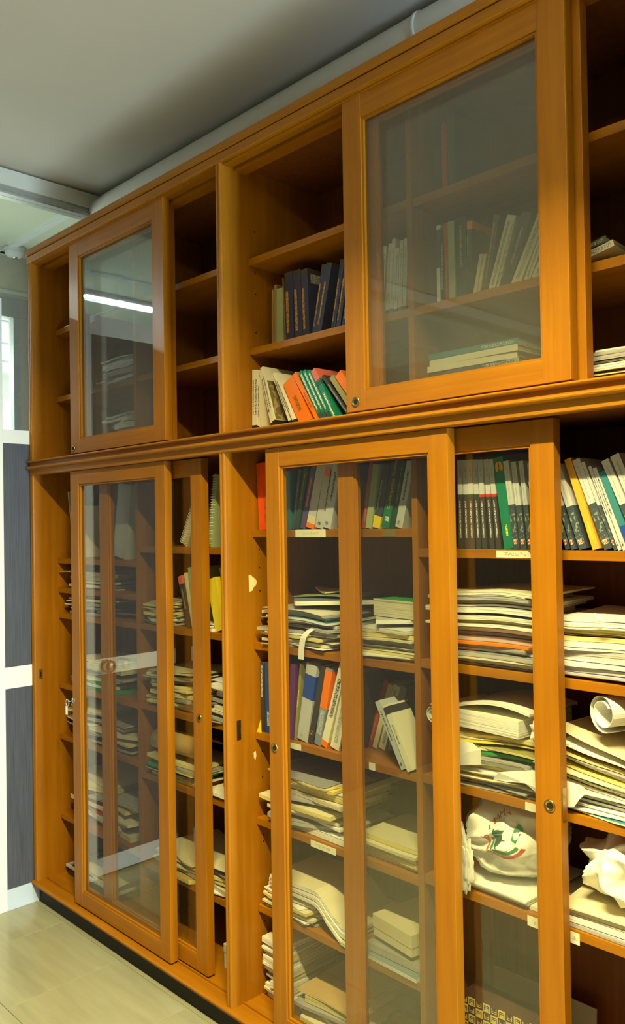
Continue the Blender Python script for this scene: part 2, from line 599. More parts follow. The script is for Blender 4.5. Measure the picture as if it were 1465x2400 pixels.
box('wall_panel', -3.6, -3.5, -0.9, 1.6, 0.0, 2.80, ROOM2, r2)
box('wall_panel', -3.5, -1.07, 1.5, 1.6, 0.0, 2.80, ROOM2, r2)
box('wall_panel', -3.5, -1.07, -0.66, -0.56, 0.0, CEIL, ROOM2, r2)
c3 = box('ceiling_side_room', -3.5, -1.07, -0.56, 1.5, 2.80, 2.86, ROOM2)
c3.name = 'ceiling.002'
struct(c3, 'white panelled ceiling of the bright side room')
for y in (-0.1, 0.5):
    box('ceiling_bar', -3.5, -1.07, y - 0.012, y + 0.012, 2.79, 2.80, GREYF, c3)
for x in (-3.0, -2.4, -1.8):
    box('ceiling_bar', x - 0.012, x + 0.012, -0.56, 1.5, 2.789, 2.799, GREYF, c3)
struct(box('floor_side_room', -3.6, -0.405, -4.3, 1.6, -0.05, -0.0045, plain('corridor_floor', (0.66, 0.66, 0.58), 0.3, var=0.05))).name = 'floor.001'

# smoke detector on the corridor ceiling
sd = empty('smoke_detector', (-0.90, 0.352, CEIL))
tag(sd, 'white domed smoke detector on the corridor ceiling', 'detector')
lathe('detector_base', [(0.0, 0.0), (0.055, 0.0), (0.058, -0.012), (0.052, -0.020)], (0, 0, 0), (0, 0, 1), WHITEP, sd)
lathe('detector_dome', [(0.050, -0.020), (0.047, -0.034), (0.032, -0.046), (0.020, -0.049), (0.0, -0.050)], (0, 0, 0), (0, 0, 1), WHITEP, sd)
lathe('detector_lens', [(0.016, -0.0492), (0.014, -0.054), (0.0, -0.056)], (0, 0, 0), (0, 0, 1), STEEL, sd)

# ceiling lamps with louvres
LOUV = plain('louvre_white', (0.50, 0.52, 0.52), 0.5, 0.2)
def ceiling_lamp(loc, length, width, axis, tint, strength, label, light_name, n=9, drop=0.035):
    root = empty('ceiling_lamp', (loc[0], loc[1], CEIL))
    tag(root, label, 'ceiling lamp', 'ceiling lamps')
    def bx(name, l0, l1, w0, w1, z0, z1, m):
        if axis == 'x':
            return box(name, l0, l1, w0, w1, z0, z1, m, root)
        return box(name, w0, w1, l0, l1, z0, z1, m, root)
    h, q = length / 2, width / 2
    bx('housing_side', -h, h, q, q + 0.006, -drop, 0.0, LOUV)
    bx('housing_side', -h, h, -q - 0.006, -q, -drop, 0.0, LOUV)
    bx('housing_end', -h - 0.006, -h, -q - 0.006, q + 0.006, -drop, 0.0, LOUV)
    bx('housing_end', h, h + 0.006, -q - 0.006, q + 0.006, -drop, 0.0, LOUV)
    bx('tube_panel', -h, h, -q, q, -0.006, -0.002, emit('tube_glow_%s' % light_name, tint, strength))
    for k in range(1, n):
        l = -h + length * k / n
        bx('louvre', l - 0.001, l + 0.001, -q, q, -0.034, -0.022, LOUV)
    return root
ceiling_lamp(FIX_FAR, 1.2, 0.12, 'y', (0.85, 1.0, 0.98), 9.0, 'louvred tube lamp on the corridor ceiling beyond the partition', 'far', 12)
ceiling_lamp(FIX_MAIN, 1.2, 0.12, 'x', WARM, 3.0, 'deep trough tube lamp on the ceiling in front of the bookcases', 'main', 1, 0.080)

# unseen window added in the end wall to go with the cool fill
w3 = empty('added_window', (0, 0, 0))
struct(w3, 'added window with a glowing pane in the unseen end wall')
for nm, a in (('frame', (5.95, 6.0, -0.63, -0.57, 0.69, 2.11)), ('frame', (5.95, 6.0, -0.07, -0.01, 0.69, 2.11)), ('frame', (5.95, 6.0, -0.57, -0.07, 0.69, 0.75)),
              ('frame', (5.95, 6.0, -0.57, -0.07, 2.05, 2.11))):
    box(nm, *a, WHITEP, w3)
box('added_glow_pane', 5.985, 5.99, -0.57, -0.07, 0.75, 2.05, emit('added_window_glow', (0.75, 0.88, 1.0), 2.5), w3)
# ------------------------------------------------------------------ the bookcases
XL0, XL1 = 0.0, 0.025           # end panel
XM0, XM1 = 1.242, 1.267         # middle post
XR0, XR1 = 2.502, 2.527         # end panel towards the camera
BACK = 0.400
DIV = ((0.617, 0.635), (1.885, 1.903))
DECK_LO, DECK_UP = 0.088, 1.775
SF = 0.100                      # front of the shelves
TH = 0.021

upper = empty('upper_bookcase', (0, 0, DECK_UP))
tag(upper, 'orange-brown wooden bookcase with sliding glass doors standing on the taller one', 'bookcase')
lower = empty('lower_bookcase', (0, 0, 0))
tag(lower, 'tall orange-brown wooden bookcase with sliding glass doors standing on the floor', 'bookcase')

def bpart(root, name, x0, x1, y0, y1, z0, z1, mat, bevel=0.0, parent=None):
    dz = root.location.z
    return box(name, x0, x1, y0, y1, z0 - dz, z1 - dz, mat, parent or root, bevel)

def bead(root, x0, x1, z0, z1):
    """two-reeded front edge of an upright"""
    w = x1 - x0
    prof = []
    for k in range(2):
        cx = x0 + w * (0.25 + 0.5 * k)
        for t in range(7):
            a = math.pi * (1 - t / 6)
            prof.append((cx + w * 0.25 * math.cos(a), -0.006 * math.sin(a)))
    prof += [(x1, 0.004), (x0, 0.004)]
    dz = root.location.z
    return extrude_profile('edge_bead', prof, z0 - dz, z1 - dz, WV, root, 'z')

# --- uprights
side_panels = {}
for root, z0, z1 in ((upper, DECK_UP - 0.03, 2.600), (lower, 0.066, 1.738)):
    for nm, a, b in (('end_panel', XL0, XL1), ('middle_post', XM0, XM1), ('end_panel', XR0, XR1)):
        side_panels[(root.name, a)] = bpart(root, nm, a, b, 0.004, BACK + 0.012, z0, z1, WV)
        bead(root, a, b, z0 if root is lower else 1.7726, z1 if root is lower else 2.577)
    for a, b in DIV:
        bpart(root, 'divider', a, b, SF - 0.002, BACK, z0 + 0.02, z1 - 0.012, WV, 0.001)
    for a, b in ((XL1, XM0), (XM1, XR0)):
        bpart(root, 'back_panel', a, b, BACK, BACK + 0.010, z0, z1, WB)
# --- decks, tops, rails
for a, b in ((XL1, XM0), (XM1, XR0)):
    bpart(upper, 'deck', a, b, 0.000, BACK, DECK_UP - 0.030, DECK_UP, WH)
    bpart(upper, 'top_board', a, b, 0.0, BACK, 2.585, 2.600, WB)  # dark back wood: shade of the top compartments put into the colour
    bpart(upper, 'door_track', a, b, 0.004, 0.038, 2.572, 2.585, WH)
    bpart(upper, 'door_track', a, b, 0.046, 0.092, 2.566, 2.585, WH)
    bpart(lower, 'deck', a, b, 0.000, BACK, 0.066, DECK_LO, WH)
    bpart(lower, 'top_board', a, b, 0.02, BACK, 1.722, 1.738, WB)  # same dark wood, shade under the board painted in
    bpart(lower, 'door_track', a, b, 0.036, 0.041, DECK_LO, DECK_LO + 0.006, WH)
def prof_rail(root, name, pr, x0, x1):
    dz = root.location.z
    return extrude_profile(name, [(y, z - dz) for y, z in pr], x0, x1, WH, root)
def arc(cy, cz, ry, rz, a0, a1, n=7):
    return [(cy - ry * math.cos(math.radians(a0 + (a1 - a0) * k / (n - 1))), cz + rz * math.sin(math.radians(a0 + (a1 - a0) * k / (n - 1)))) for k in range(n)]
# crown board: two steps with a groove between them
prof_rail(upper, 'crown_board', [(0.02, 2.577), (-0.006, 2.577), (-0.008, 2.580), (-0.008, 2.602), (-0.002, 2.6035), (-0.002, 2.606), (-0.014, 2.6075),
                                 (-0.014, 2.627), (-0.011, 2.630), (0.30, 2.630), (0.30, 2.601), (0.02, 2.601)], XL0 - 0.004, XR1 + 0.004)
# middle rail: reeded moulding
pr = [(0.0, 1.7385), (-0.012, 1.7385)]
pr += arc(-0.016, 1.7445, 0.010, 0.006, -80, 80)
pr += [(-0.010, 1.7515), (-0.010, 1.7640)]
pr += arc(-0.016, 1.7690, 0.008, 0.0042, -80, 80)
pr += [(0.0, 1.7735)]
prof_rail(upper, 'moulded_rail', pr, XL0 + 0.010, XR1)
prof_rail(lower, 'head_rail', [(0.020, 1.7150), (-0.006, 1.7150), (-0.008, 1.7170), (-0.008, 1.7383), (0.020, 1.7383)], XL0 + 0.004, XR1)
# base rail and plinth
pr = [(0.0, 0.066), (-0.006, 0.066), (-0.009, 0.069), (-0.009, 0.074), (-0.006, 0.0765)] + arc(-0.008, 0.083, 0.010, 0.0055, -70, 70, 6) + [(-0.004, 0.0885), (0.0, 0.0885)]
prof_rail(lower, 'base_rail', pr, XL0, XR1)
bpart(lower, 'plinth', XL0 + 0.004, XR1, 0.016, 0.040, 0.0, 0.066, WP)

# --- shelves
SHELVES = {
    'U1L': [2.316, 2.040], 'U1R': [2.319, 2.042], 'U2L': [2.311, 2.037], 'U2R': [2.307, 2.035],
    'L1L': [1.378, 1.258, 1.154, 0.868, 0.660, 0.337], 'L1R': [1.430, 1.157, 0.874, 0.630, 0.318],
    'L2L': [1.485, 1.146, 0.876, 0.620, 0.360], 'L2R': [1.436, 1.163, 0.880, 0.635],
}
SPAN = {'1L': (XL1, DIV[0][0]), '1R': (DIV[0][1], XM0), '2L': (XM1, DIV[1][0]), '2R': (DIV[1][1], XR0)}
shelf_obj = {}
for key, zs in SHELVES.items():
    a, b = SPAN[key[1:]]
    root = upper if key[0] == 'U' else lower
    for k, z in enumerate(zs):
        shelf_obj[(key, k + 1)] = bpart(root, 'shelf', a + 0.0008, b - 0.0008, SF, BACK - 0.002, z - TH, z, WH, 0.0012)
# --- peg holes on the side of the post, torn paper and strike plates
def peg(root, x, y, z, r=0.0026):
    par = side_panels[(root.name, XM0)]
    lathe('peg_hole', [(0.0, 0.0006), (r, 0.0006), (r, 0.0)], (x, y, z - root.location.z), (1, 0, 0), HOLE, par, 10)
for z in (1.427, 1.371, 1.30, 1.09, 1.03, 0.813, 0.735, 0.56, 0.541, 0.30, 0.24):
    peg(lower, XM1, 0.126, z)
for z in (2.208, 2.272, 2.09, 2.40, 1.95):
    peg(upper, XM1, 0.126, z)
for z in (1.427, 1.05, 0.76, 0.70, 0.50):
    lathe('peg_hole', [(0.0, 0.0006), (0.0026, 0.0006), (0.0026, 0.0)], (DIV[1][1], 0.150, z), (1, 0, 0), HOLE, lower, 10)
PAPERY = plain('torn_paper', (0.80, 0.68, 0.34), 0.8)
def torn(x, cy, cz, pts, par):
    v = [(x + 0.0006, cy + a, cz + b) for a, b in pts]
    n = len(v)
    v += [(x, y, z) for _, y, z in v]
    f = [tuple(range(n))] + [(i, (i + 1) % n, n + (i + 1) % n, n + i) for i in range(n)]
    mesh('torn_paper_scrap', v, f, PAPERY, par)
mp_ = side_panels[('lower_bookcase', XM0)]
torn(XM1, 0.082, 1.345, [(0, 0.004), (0.010, 0.006), (0.014, 0.0), (0.024, -0.006), (0.032, -0.014), (0.030, -0.026), (0.018, -0.034), (0.016, -0.042), (0.002, -0.046)], mp_)
torn(XM1, 0.092, 0.815, [(0, 0), (0.008, 0.003), (0.010, -0.01), (0.006, -0.024), (0.001, -0.016)], mp_)
def strike(par, x, y, z, h):
    o = box('strike_plate', x, x + 0.0012, y - 0.008, y + 0.008, z - h / 2, z + h / 2, BRASS, par, 0.0004)
    box('strike_slot', x + 0.0011, x + 0.0016, y - 0.003, y + 0.003, z - h / 4, z + h / 4, HOLE, par)
strike(mp_, XM1, 0.036, 0.893, 0.058)
strike(side_panels[('lower_bookcase', XL0)], XL1, 0.020, 0.913, 0.040)

# --- sliding doors
def sliding_door(root, x0, x1, z0, z1, y0, sw, rt, rb, glass, pulls=()):
    dz = root.location.z
    y1 = y0 + 0.028
    d = empty('sliding_door', (x0, y0, z0 - dz), root)
    W, H, T = x1 - x0, z1 - z0, y1 - y0
    box('stile', 0, sw, 0, T, 0, H, WV, d, 0.0012)
    box('stile', W - sw, W, 0, T, 0, H, WV, d, 0.0012)
    box('rail', sw, W - sw, 0.0006, T - 0.0006, H - rt, H, WH, d, 0.0008)
    box('rail', sw, W - sw, 0.0006, T - 0.0006, 0, rb, WH, d, 0.0008)
    g = mesh('glass_pane', [(x, y, z) for x, y, z in box_verts(sw - 0.004, W - sw + 0.004, 0.0125, 0.0155, rb - 0.004, H - rt + 0.004)], BOXF, glass, d)
    b = 0.006                              # glazing bead behind the pane edge
    box('glazing_bead', sw, sw + b, 0.0045, 0.0122, rb, H - rt, WV, d)
    box('glazing_bead', W - sw - b, W - sw, 0.0045, 0.0122, rb, H - rt, WV, d)
    box('glazing_bead', sw + b, W - sw - b, 0.0045, 0.0122, rb, rb + b, WH, d)
    box('glazing_bead', sw + b, W - sw - b, 0.0045, 0.0122, H - rt - b, H - rt, WH, d)
    for px, pz in pulls:
        lathe('finger_pull', [(0.0128, 0.0), (0.0128, 0.0022), (0.0105, 0.0030), (0.0085, 0.0022), (0.0072, 0.0006), (0.0, 0.0006)],
              (px - x0, 0, pz - z0), (0, -1, 0), BRASS, d, 20)
        lathe('pull_recess', [(0.0066, 0.0008), (0.0, 0.0008)], (px - x0, 0, pz - z0), (0, -1, 0), HOLE, d, 16)
    return d
YF, YR = 0.007, 0.043
sliding_door(upper, 0.320, 0.948, 1.781, 2.576, YF, 0.066, 0.060, 0.050, GLASS_UP, [(0.340, 1.800)])
sliding_door(upper, 0.296, 0.924, 1.781, 2.576, YR, 0.066, 0.060, 0.050, GLASS_UP)
sliding_door(upper, 1.754, 2.370, 1.781, 2.576, YF, 0.062, 0.062, 0.049, GLASS_UP, [(1.786, 1.805)])
sliding_door(upper, 1.770, 2.386, 1.781, 2.576, YR, 0.062, 0.062, 0.049, GLASS_UP)
sliding_door(lower, 0.312, 0.940, 0.095, 1.714, YF, 0.058, 0.050, 0.052, GLASS_LO)
sliding_door(lower, 0.461, 1.089, 0.095, 1.714, YR, 0.058, 0.050, 0.052, GLASS_LO, [(1.062, 0.896)])
sliding_door(lower, 1.438, 2.064, 0.095, 1.714, YF, 0.055, 0.052, 0.052, GLASS_LO, [(1.459, 0.882)])
dr2 = sliding_door(lower, 1.683, 2.308, 0.095, 1.714, YR, 0.055, 0.052, 0.052, GLASS_LO, [(2.283, 0.905)])
box('edge_lock_plate', 0.625, 0.6262, 0.006, 0.022, 0.78, 0.85, BRASS, dr2, 0.0003)
# key in the lock of the end bay door
key = empty('lock_key', (0.318, YF - 0.0005, 0.850))
tag(key, 'small steel key hanging from the lock of the end bay door', 'key')
lathe('lock_rose', [(0.011, 0.0), (0.011, 0.002), (0.0, 0.0025)], (0, 0, 0), (0, -1, 0), STEEL, key, 18)
tube('key_shank', [(0, -0.002, 0), (0, -0.022, 0)], 0.002, STEEL, key, 8)
ring = [(0.011 * math.cos(a), -0.024, -0.004 + 0.013 * math.sin(a)) for a in [2 * math.pi * k / 20 for k in range(21)]]
tube('key_bow', ring, 0.0022, STEEL, key, 8)
mesh('key_tag', [(x, y, z) for x, y, z in box_verts(-0.008, 0.008, -0.0275, -0.0262, -0.048, -0.016)], BOXF, STEEL, key)

# --- paper labels on the shelf edges
LABELP = plain('label_paper', (0.84, 0.80, 0.60), 0.7, var=0.03)
LPRINT = print_mat((0.84, 0.80, 0.60), (0.45, 0.42, 0.30), 330, 420, 0.56)
def shelf_label(key, k, x0, x1, dz0=-0.019, dz1=-0.001, prt=True, text=None, cut=False):
    s = shelf_obj[(key, k)]
    root = upper if key[0] == 'U' else lower
    z = SHELVES[key][k - 1] - root.location.z
    y = SF - 0.0012
    if cut:
        v = [(x0, y, z + dz0), (x1, y, z + dz0), (x1 - 0.018, y, z + dz1), (x0, y, z + dz1)]
    else:
        v = [(x0, y, z + dz0), (x1, y, z + dz0), (x1, y, z + dz1), (x0, y, z + dz1)]
    v += [(a, SF - 0.0002, c) for a, b, c in v]
    o = mesh('shelf_label', v, [(0, 1, 2, 3), (4, 7, 6, 5), (0, 4, 5, 1), (1, 5, 6, 2), (2, 6, 7, 3), (3, 7, 4, 0)], LABELP, s)
    o['label'] = 'cream paper label'
    w = x1 - x0
    if text:
        text_obj('label_lettering', text, 0.011, paint('charcoal'), (x0 + w * 0.80, y - 0.0002, z + (dz0 + dz1) / 2), (math.pi / 2, 0, 0), s)
    elif prt:
        zc = z + (dz0 + dz1) / 2
        mesh('label_print', [(x0 + w * 0.22, y - 0.0002, zc - 0.0035), (x0 + w * 0.78, y - 0.0002, zc - 0.0035), (x0 + w * 0.78, y - 0.0002, zc + 0.0035), (x0 + w * 0.22, y - 0.0002, zc + 0.0035)],
             [(0, 1, 2, 3)], LPRINT, s)
shelf_label('L2L', 1, 1.459, 1.580, -0.021, 0.001)
shelf_label('L2R', 1, 2.128, 2.226, -0.018, -0.002, cut=True)
shelf_label('L2R', 3, 2.190, 2.262, -0.020, -0.002, text='MAR')
shelf_label('L2R', 4, 2.190, 2.262, -0.028, -0.006)
shelf_label('L2R', 4, 2.293, 2.314, -0.030, -0.006)
shelf_label('L2L', 4, 1.502, 1.600, -0.024, -0.006)
shelf_label('L2L', 3, 1.424, 1.468, -0.020, -0.003, prt=False)
shelf_label('L2L', 3, 1.727, 1.748, -0.020, -0.001, prt=False)
s8 = shelf_obj[('L2L', 1)]
mesh('faded_label', [(x, y, z) for x, y, z in box_verts(1.786, 1.829, SF - 0.0008, SF - 0.0002, 1.466, 1.484)], BOXF, plain('faded_label', (0.22, 0.17, 0.04), 0.6), s8)
BOOKS = [
    ('U2Ld', 1.2806, 0.1, 0.0116, 0.196, 1.2, 'journal_bw'),
    ('U2Ld', 1.2923, 0.1, 0.0107, 0.1941, 1.6, 'journal_bw'),
    ('U2Ld', 1.3019, 0.1, 0.0084, 0.171, 1.4, 'journal_bw'),
    ('U2Ld', 1.3091, 0.1, 0.006, 0.1511, 1.5, 'cream'),
    ('U2Ld', 1.3602, 0.1, 0.0105, 0.1965, -17.0, 'journal_bw'),
    ('U2Ld', 1.3732, 0.1, 0.0121, 0.2053, -17.3, 'journal_photo'),
    ('U2Ld', 1.4425, 0.1, 0.0083, 0.1889, -25.9, 'journal_bw'),
    ('U2Ld', 1.4658, 0.1, 0.0084, 0.1951, -29.4, 'journal_bw'),
    ('U2Ld', 1.4824, 0.1, 0.0467, 0.1528, -28.7, 'orange'),
    ('U2Ld', 1.5541, 0.1, 0.0163, 0.1857, -33.4, 'orange'),
    ('U2Ld', 1.5739, 0.1, 0.0124, 0.1827, -30.7, 'green_red'),
    ('U2Ld', 1.5891, 0.1, 0.0118, 0.1828, -30.2, 'green_red'),
    ('U2Ld', 1.6047, 0.1, 0.0119, 0.1798, -30.4, 'green_red'),
    ('U2Ld', 1.6193, 0.1, 0.0173, 0.1785, -30.3, 'green_redtop'),
    ('U2Ld', 1.6781, 0.1, 0.0092, 0.1734, -39.4, 'charcoal'),
    ('U2Ld', 1.6974, 0.1, 0.015, 0.1585, -37.9, 'olive'),
    ('U2Ld', 1.7253, 0.1, 0.0266, 0.1629, -39.3, 'orange'),
    ('U2L1', 1.3158, 0.15, 0.006, 0.1791, 1.4, 'tan'),
    ('U2L1', 1.3283, 0.15, 0.0103, 0.193, 1.0, 'tan'),
    ('U2L1', 1.3571, 0.15, 0.0279, 0.1771, 1.4, 'sage'),
    ('U2L1', 1.3698, 0.15, 0.0069, 0.2042, -2.3, 'brown'),
    ('U2L1', 1.378, 0.15, 0.034, 0.215, -1.2, 'navy_gold'),
    ('U2L1', 1.4146, 0.15, 0.0327, 0.2141, -1.7, 'navy_gold'),
    ('U2L1', 1.4482, 0.15, 0.0267, 0.2091, -1.4, 'navy_gold'),
    ('U2L1', 1.4969, 0.15, 0.0186, 0.2079, 13.7, 'navy_gold'),
    ('U2L1', 1.5203, 0.15, 0.021, 0.2075, 14.3, 'navy_gold'),
    ('U2L1', 1.5742, 0.15, 0.0158, 0.204, 12.7, 'navy_gold'),
    ('U2L1', 1.5949, 0.15, 0.0164, 0.1987, 12.5, 'navy_gold'),
    ('U2L1', 1.6184, 0.15, 0.0182, 0.1961, 13.1, 'navy_gold'),
    ('U2L1', 1.6431, 0.15, 0.0181, 0.1906, 12.6, 'navy_gold'),
    ('U2L1', 1.7552, 0.15, 0.0144, 0.1978, 5.3, 'cream_darkfoot'),
    ('U2L1', 1.7708, 0.15, 0.0133, 0.202, 5.8, 'cream_darkfoot'),
    ('U2L1', 1.7898, 0.15, 0.0132, 0.2096, 4.4, 'cream_darkfoot'),
    ('U2L1', 1.8051, 0.15, 0.0126, 0.1814, 3.8, 'cream_darkfoot'),
    ('U2L1', 1.8195, 0.15, 0.0117, 0.1983, 3.2, 'cream_darkfoot'),
    ('U2L1', 1.8331, 0.15, 0.0128, 0.2003, 3.2, 'cream_darkfoot'),
    ('U2R1', 1.958, 0.13, 0.0102, 0.199, 0.6, 'blue_white'),
    ('U2R1', 1.9704, 0.13, 0.0109, 0.19, 0.4, 'charcoal'),
    ('U2R1', 1.9744, 0.13, 0.0112, 0.198, -0.5, 'red'),
    ('U2R1', 1.9867, 0.13, 0.018, 0.198, -0.3, 'sage'),
    ('U2R1', 2.0055, 0.13, 0.0321, 0.201, -0.2, 'darkgreen'),
    ('U2R1', 2.0531, 0.13, 0.0147, 0.193, 0.5, 'dark_orangetop'),
    ('U2R1', 2.0633, 0.13, 0.0092, 0.0984, 12.7, 'cream'),
    ('U2R1', 2.0719, 0.13, 0.0077, 0.0967, 13.6, 'cream'),
    ('U2R1', 2.0873, 0.13, 0.0115, 0.1831, 12.1, 'brown'),
    ('U2R1', 2.0947, 0.13, 0.006, 0.1794, 12.7, 'slate'),
    ('U2R1', 2.1137, 0.13, 0.0179, 0.1735, 19.1, 'cream_text'),
    ('U2R1', 2.1257, 0.13, 0.0061, 0.169, 17.7, 'cream_text'),
    ('U2R1', 2.1535, 0.13, 0.0259, 0.1696, 21.3, 'slate'),
    ('U2R1', 2.1793, 0.13, 0.0233, 0.1655, 27.4, 'cream_text'),
    ('U2R1', 2.2041, 0.13, 0.0149, 0.1568, 25.1, 'cream_text'),
    ('U2R1', 2.2331, 0.13, 0.0258, 0.1073, 32.0, 'cream_text'),
    ('L2L1', 1.2792, 0.112, 0.0602, 0.2023, -2.9, 'redbox'),
    ('L2L1', 1.4235, 0.112, 0.0213, 0.172, 0.3, 'teal'),
    ('L2L1', 1.437, 0.112, 0.012, 0.1748, 10.3, 'slate'),
    ('L2L1', 1.4559, 0.112, 0.0171, 0.1797, 14.4, 'darkgreen'),
    ('L2L1', 1.4787, 0.112, 0.0202, 0.1872, 15.9, 'purple_orange'),
    ('L2L1', 1.514, 0.112, 0.0311, 0.1869, 15.6, 'grey_orange_foot'),
    ('L2L1', 1.5538, 0.112, 0.0309, 0.1851, 13.5, 'white_patch'),
    ('L2L1', 1.5854, 0.112, 0.0295, 0.1838, 14.5, 'white_text'),
    ('L2L1', 1.6357, 0.112, 0.028, 0.1788, 8.0, 'blue'),
    ('L2L1', 1.6747, 0.112, 0.0107, 0.1819, 8.3, 'blue'),
    ('L2L1', 1.7134, 0.112, 0.0156, 0.178, 10.5, 'red'),
    ('L2L1', 1.7348, 0.112, 0.0198, 0.1709, 10.5, 'sage'),
    ('L2L1', 1.7622, 0.112, 0.0244, 0.1688, 13.7, 'slate_yellowfoot'),
    ('L2L1', 1.7963, 0.112, 0.0251, 0.1796, 13.0, 'green_sociology'),
    ('L2L1', 1.8146, 0.112, 0.0124, 0.1775, 11.5, 'darkgreen'),
    ('L2L1', 1.8404, 0.112, 0.0233, 0.1723, 14.2, 'white_text'),
    ('L2R1', 2.0175, 0.108, 0.0135, 0.211, -0.1, 'journal_green'),
    ('L2R1', 2.0345, 0.108, 0.0133, 0.21, -0.7, 'journal_green'),
    ('L2R1', 2.051, 0.108, 0.0132, 0.2101, -1.4, 'journal_green'),
    ('L2R1', 2.0673, 0.108, 0.013, 0.2091, -2.0, 'journal_green'),
    ('L2R1', 2.0844, 0.108, 0.0128, 0.2082, -2.6, 'journal_red'),
    ('L2R1', 2.102, 0.108, 0.0126, 0.2084, -3.7, 'journal_red'),
    ('L2R1', 2.1201, 0.108, 0.0125, 0.2078, -4.9, 'journal_red'),
    ('L2R1', 2.1415, 0.108, 0.0257, 0.2106, -7.0, 'green_emblem'),
    ('L2R1', 2.1683, 0.108, 0.0139, 0.2014, -6.8, 'journal_city'),
    ('L2R1', 2.1834, 0.108, 0.0134, 0.1983, -6.6, 'journal_city'),
    ('L2R1', 2.2015, 0.108, 0.011, 0.1991, -5.9, 'journal_city'),
    ('L2R1', 2.2169, 0.108, 0.011, 0.1924, -3.8, 'journal_city'),
    ('L2R1', 2.2376, 0.108, 0.0108, 0.1922, -6.5, 'journal_city'),
    ('L2R1', 2.2923, 0.108, 0.0102, 0.1953, -16.8, 'journal_city'),
    ('L2R1', 2.3082, 0.108, 0.0097, 0.1936, -17.2, 'journal_city'),
    ('L2R1', 2.3246, 0.108, 0.0165, 0.1909, -17.6, 'journal_city'),
    ('L2R1', 2.3549, 0.108, 0.0153, 0.2024, -17.5, 'gold'),
    ('L2R1', 2.3806, 0.108, 0.0174, 0.202, -19.9, 'journal_city'),
    ('L2R1', 2.4019, 0.108, 0.0064, 0.1973, -20.3, 'journal_city'),
    ('L2R1', 2.4097, 0.108, 0.0069, 0.1857, -19.5, 'white_text'),
    ('L2R1', 2.4202, 0.108, 0.0088, 0.182, -20.1, 'white_text'),
    ('L2R1', 2.4323, 0.108, 0.0138, 0.1731, -20.6, 'tealblue'),
    ('L2R1', 2.4541, 0.108, 0.0164, 0.1991, -22.4, 'journal_city'),
    ('L2R1', 2.4727, 0.108, 0.0194, 0.2071, -21.3, 'journal_city'),
    ('L2L3', 1.2931, 0.112, 0.0191, 0.208, 0.3, 'dark_text'),
    ('L2L3', 1.3221, 0.112, 0.0277, 0.212, 0.2, 'blue'),
    ('L2L3', 1.4187, 0.112, 0.0199, 0.2184, 3.5, 'purple'),
    ('L2L3', 1.431, 0.112, 0.0091, 0.2239, 7.5, 'olive_yellowtext'),
    ('L2L3', 1.475, 0.112, 0.042, 0.2265, 11.4, 'white_blueband'),
    ('L2L3', 1.498, 0.112, 0.0204, 0.2336, 14.6, 'binder'),
    ('L2L3', 1.5307, 0.112, 0.0259, 0.2261, 13.3, 'grey_orange'),
    ('L2L3', 1.5566, 0.112, 0.0246, 0.2534, 18.7, 'cream_title'),
    ('L2L3', 1.6006, 0.112, 0.0322, 0.2305, 16.5, 'cream_text'),
    ('L2L3', 1.6338, 0.112, 0.0289, 0.2341, 16.0, 'binder'),
    ('L2L3b', 1.6215, 0.2, 0.0199, 0.1946, 17.1, 'grey'),
    ('L2L3b', 1.6421, 0.2, 0.0172, 0.2032, 19.9, 'red'),
    ('L2L3b', 1.6631, 0.2, 0.0153, 0.1935, 18.9, 'cream'),
    ('L2L3b', 1.6912, 0.2, 0.0224, 0.1902, 17.9, 'cream_text'),
    ('L2L3b', 1.7188, 0.2, 0.0193, 0.1883, 16.0, 'grey'),
    ('L1R1', 0.8994, 0.115, 0.0358, 0.1447, 28.6, 'spiral'),
    ('L1R1', 1.0407, 0.115, 0.0236, 0.2373, 9.5, 'spiral_green'),
    ('L1L1', 0.0751, 0.14, 0.006, 0.2772, -10.0, 'cream'),
    ('L1L1', 0.0818, 0.14, 0.0099, 0.263, -0.2, 'charcoal'),
    ('L1L1', 0.1014, 0.14, 0.0197, 0.2122, -2.5, 'spiral'),
    ('L1L1', 0.4738, 0.14, 0.0905, 0.2802, 9.9, 'greyfolder'),
    ('L1R2', 0.8925, 0.118, 0.0209, 0.1776, -16.9, 'dark_pinktop'),
    ('L1R2', 0.918, 0.118, 0.0105, 0.189, -13.2, 'cream'),
    ('L1R2', 0.936, 0.118, 0.0246, 0.2063, -8.7, 'sage'),
    ('L1R2', 1.052, 0.118, 0.046, 0.1718, -14.9, 'yellow'),
    ('L1R2', 1.1171, 0.118, 0.0194, 0.2122, -11.4, 'brown'),
    ('L1R2', 1.1423, 0.118, 0.0159, 0.2346, -12.6, 'tan'),
    ('L2L3f', 1.838, 0.092, 0.017, 0.18, -28.0, 'white_text'),
    ('L2L3f', 1.86, 0.092, 0.018, 0.172, -27.0, 'white_label'),
]
# ------------------------------------------------------------------ books
WHERE = {
    'U2Ld': 'beside the bare post above the moulding',
    'U2L1': 'on the upper shelf beside the post',
    'U2R1': 'behind dusty glass above the flat stack',
    'L2L1': 'in the row with the red box',
    'L2R1': 'in the row with the journals',
    'L2L3': 'in the row between paper heaps',
    'L2L3b': 'in the back row between heaps',
    'L2L3f': 'tipped across the row between heaps',
    'L1R1': 'on the end bay top shelf by the post',
    'L1L1': 'on the end bay top shelf by the partition',
    'L1R2': 'leaning below the spiral-bound reports',
}
SHELF_Z = {'U2L1': 2.037, 'U2Ld': DECK_UP, 'U2R1': 2.035, 'L2L1': 1.485, 'L2R1': 1.436, 'L2L3': 0.876, 'L2L3b': 0.876, 'L2L3f': 0.876,
           'L1R1': 1.430, 'L1L1': 1.378, 'L1R2': 1.157}
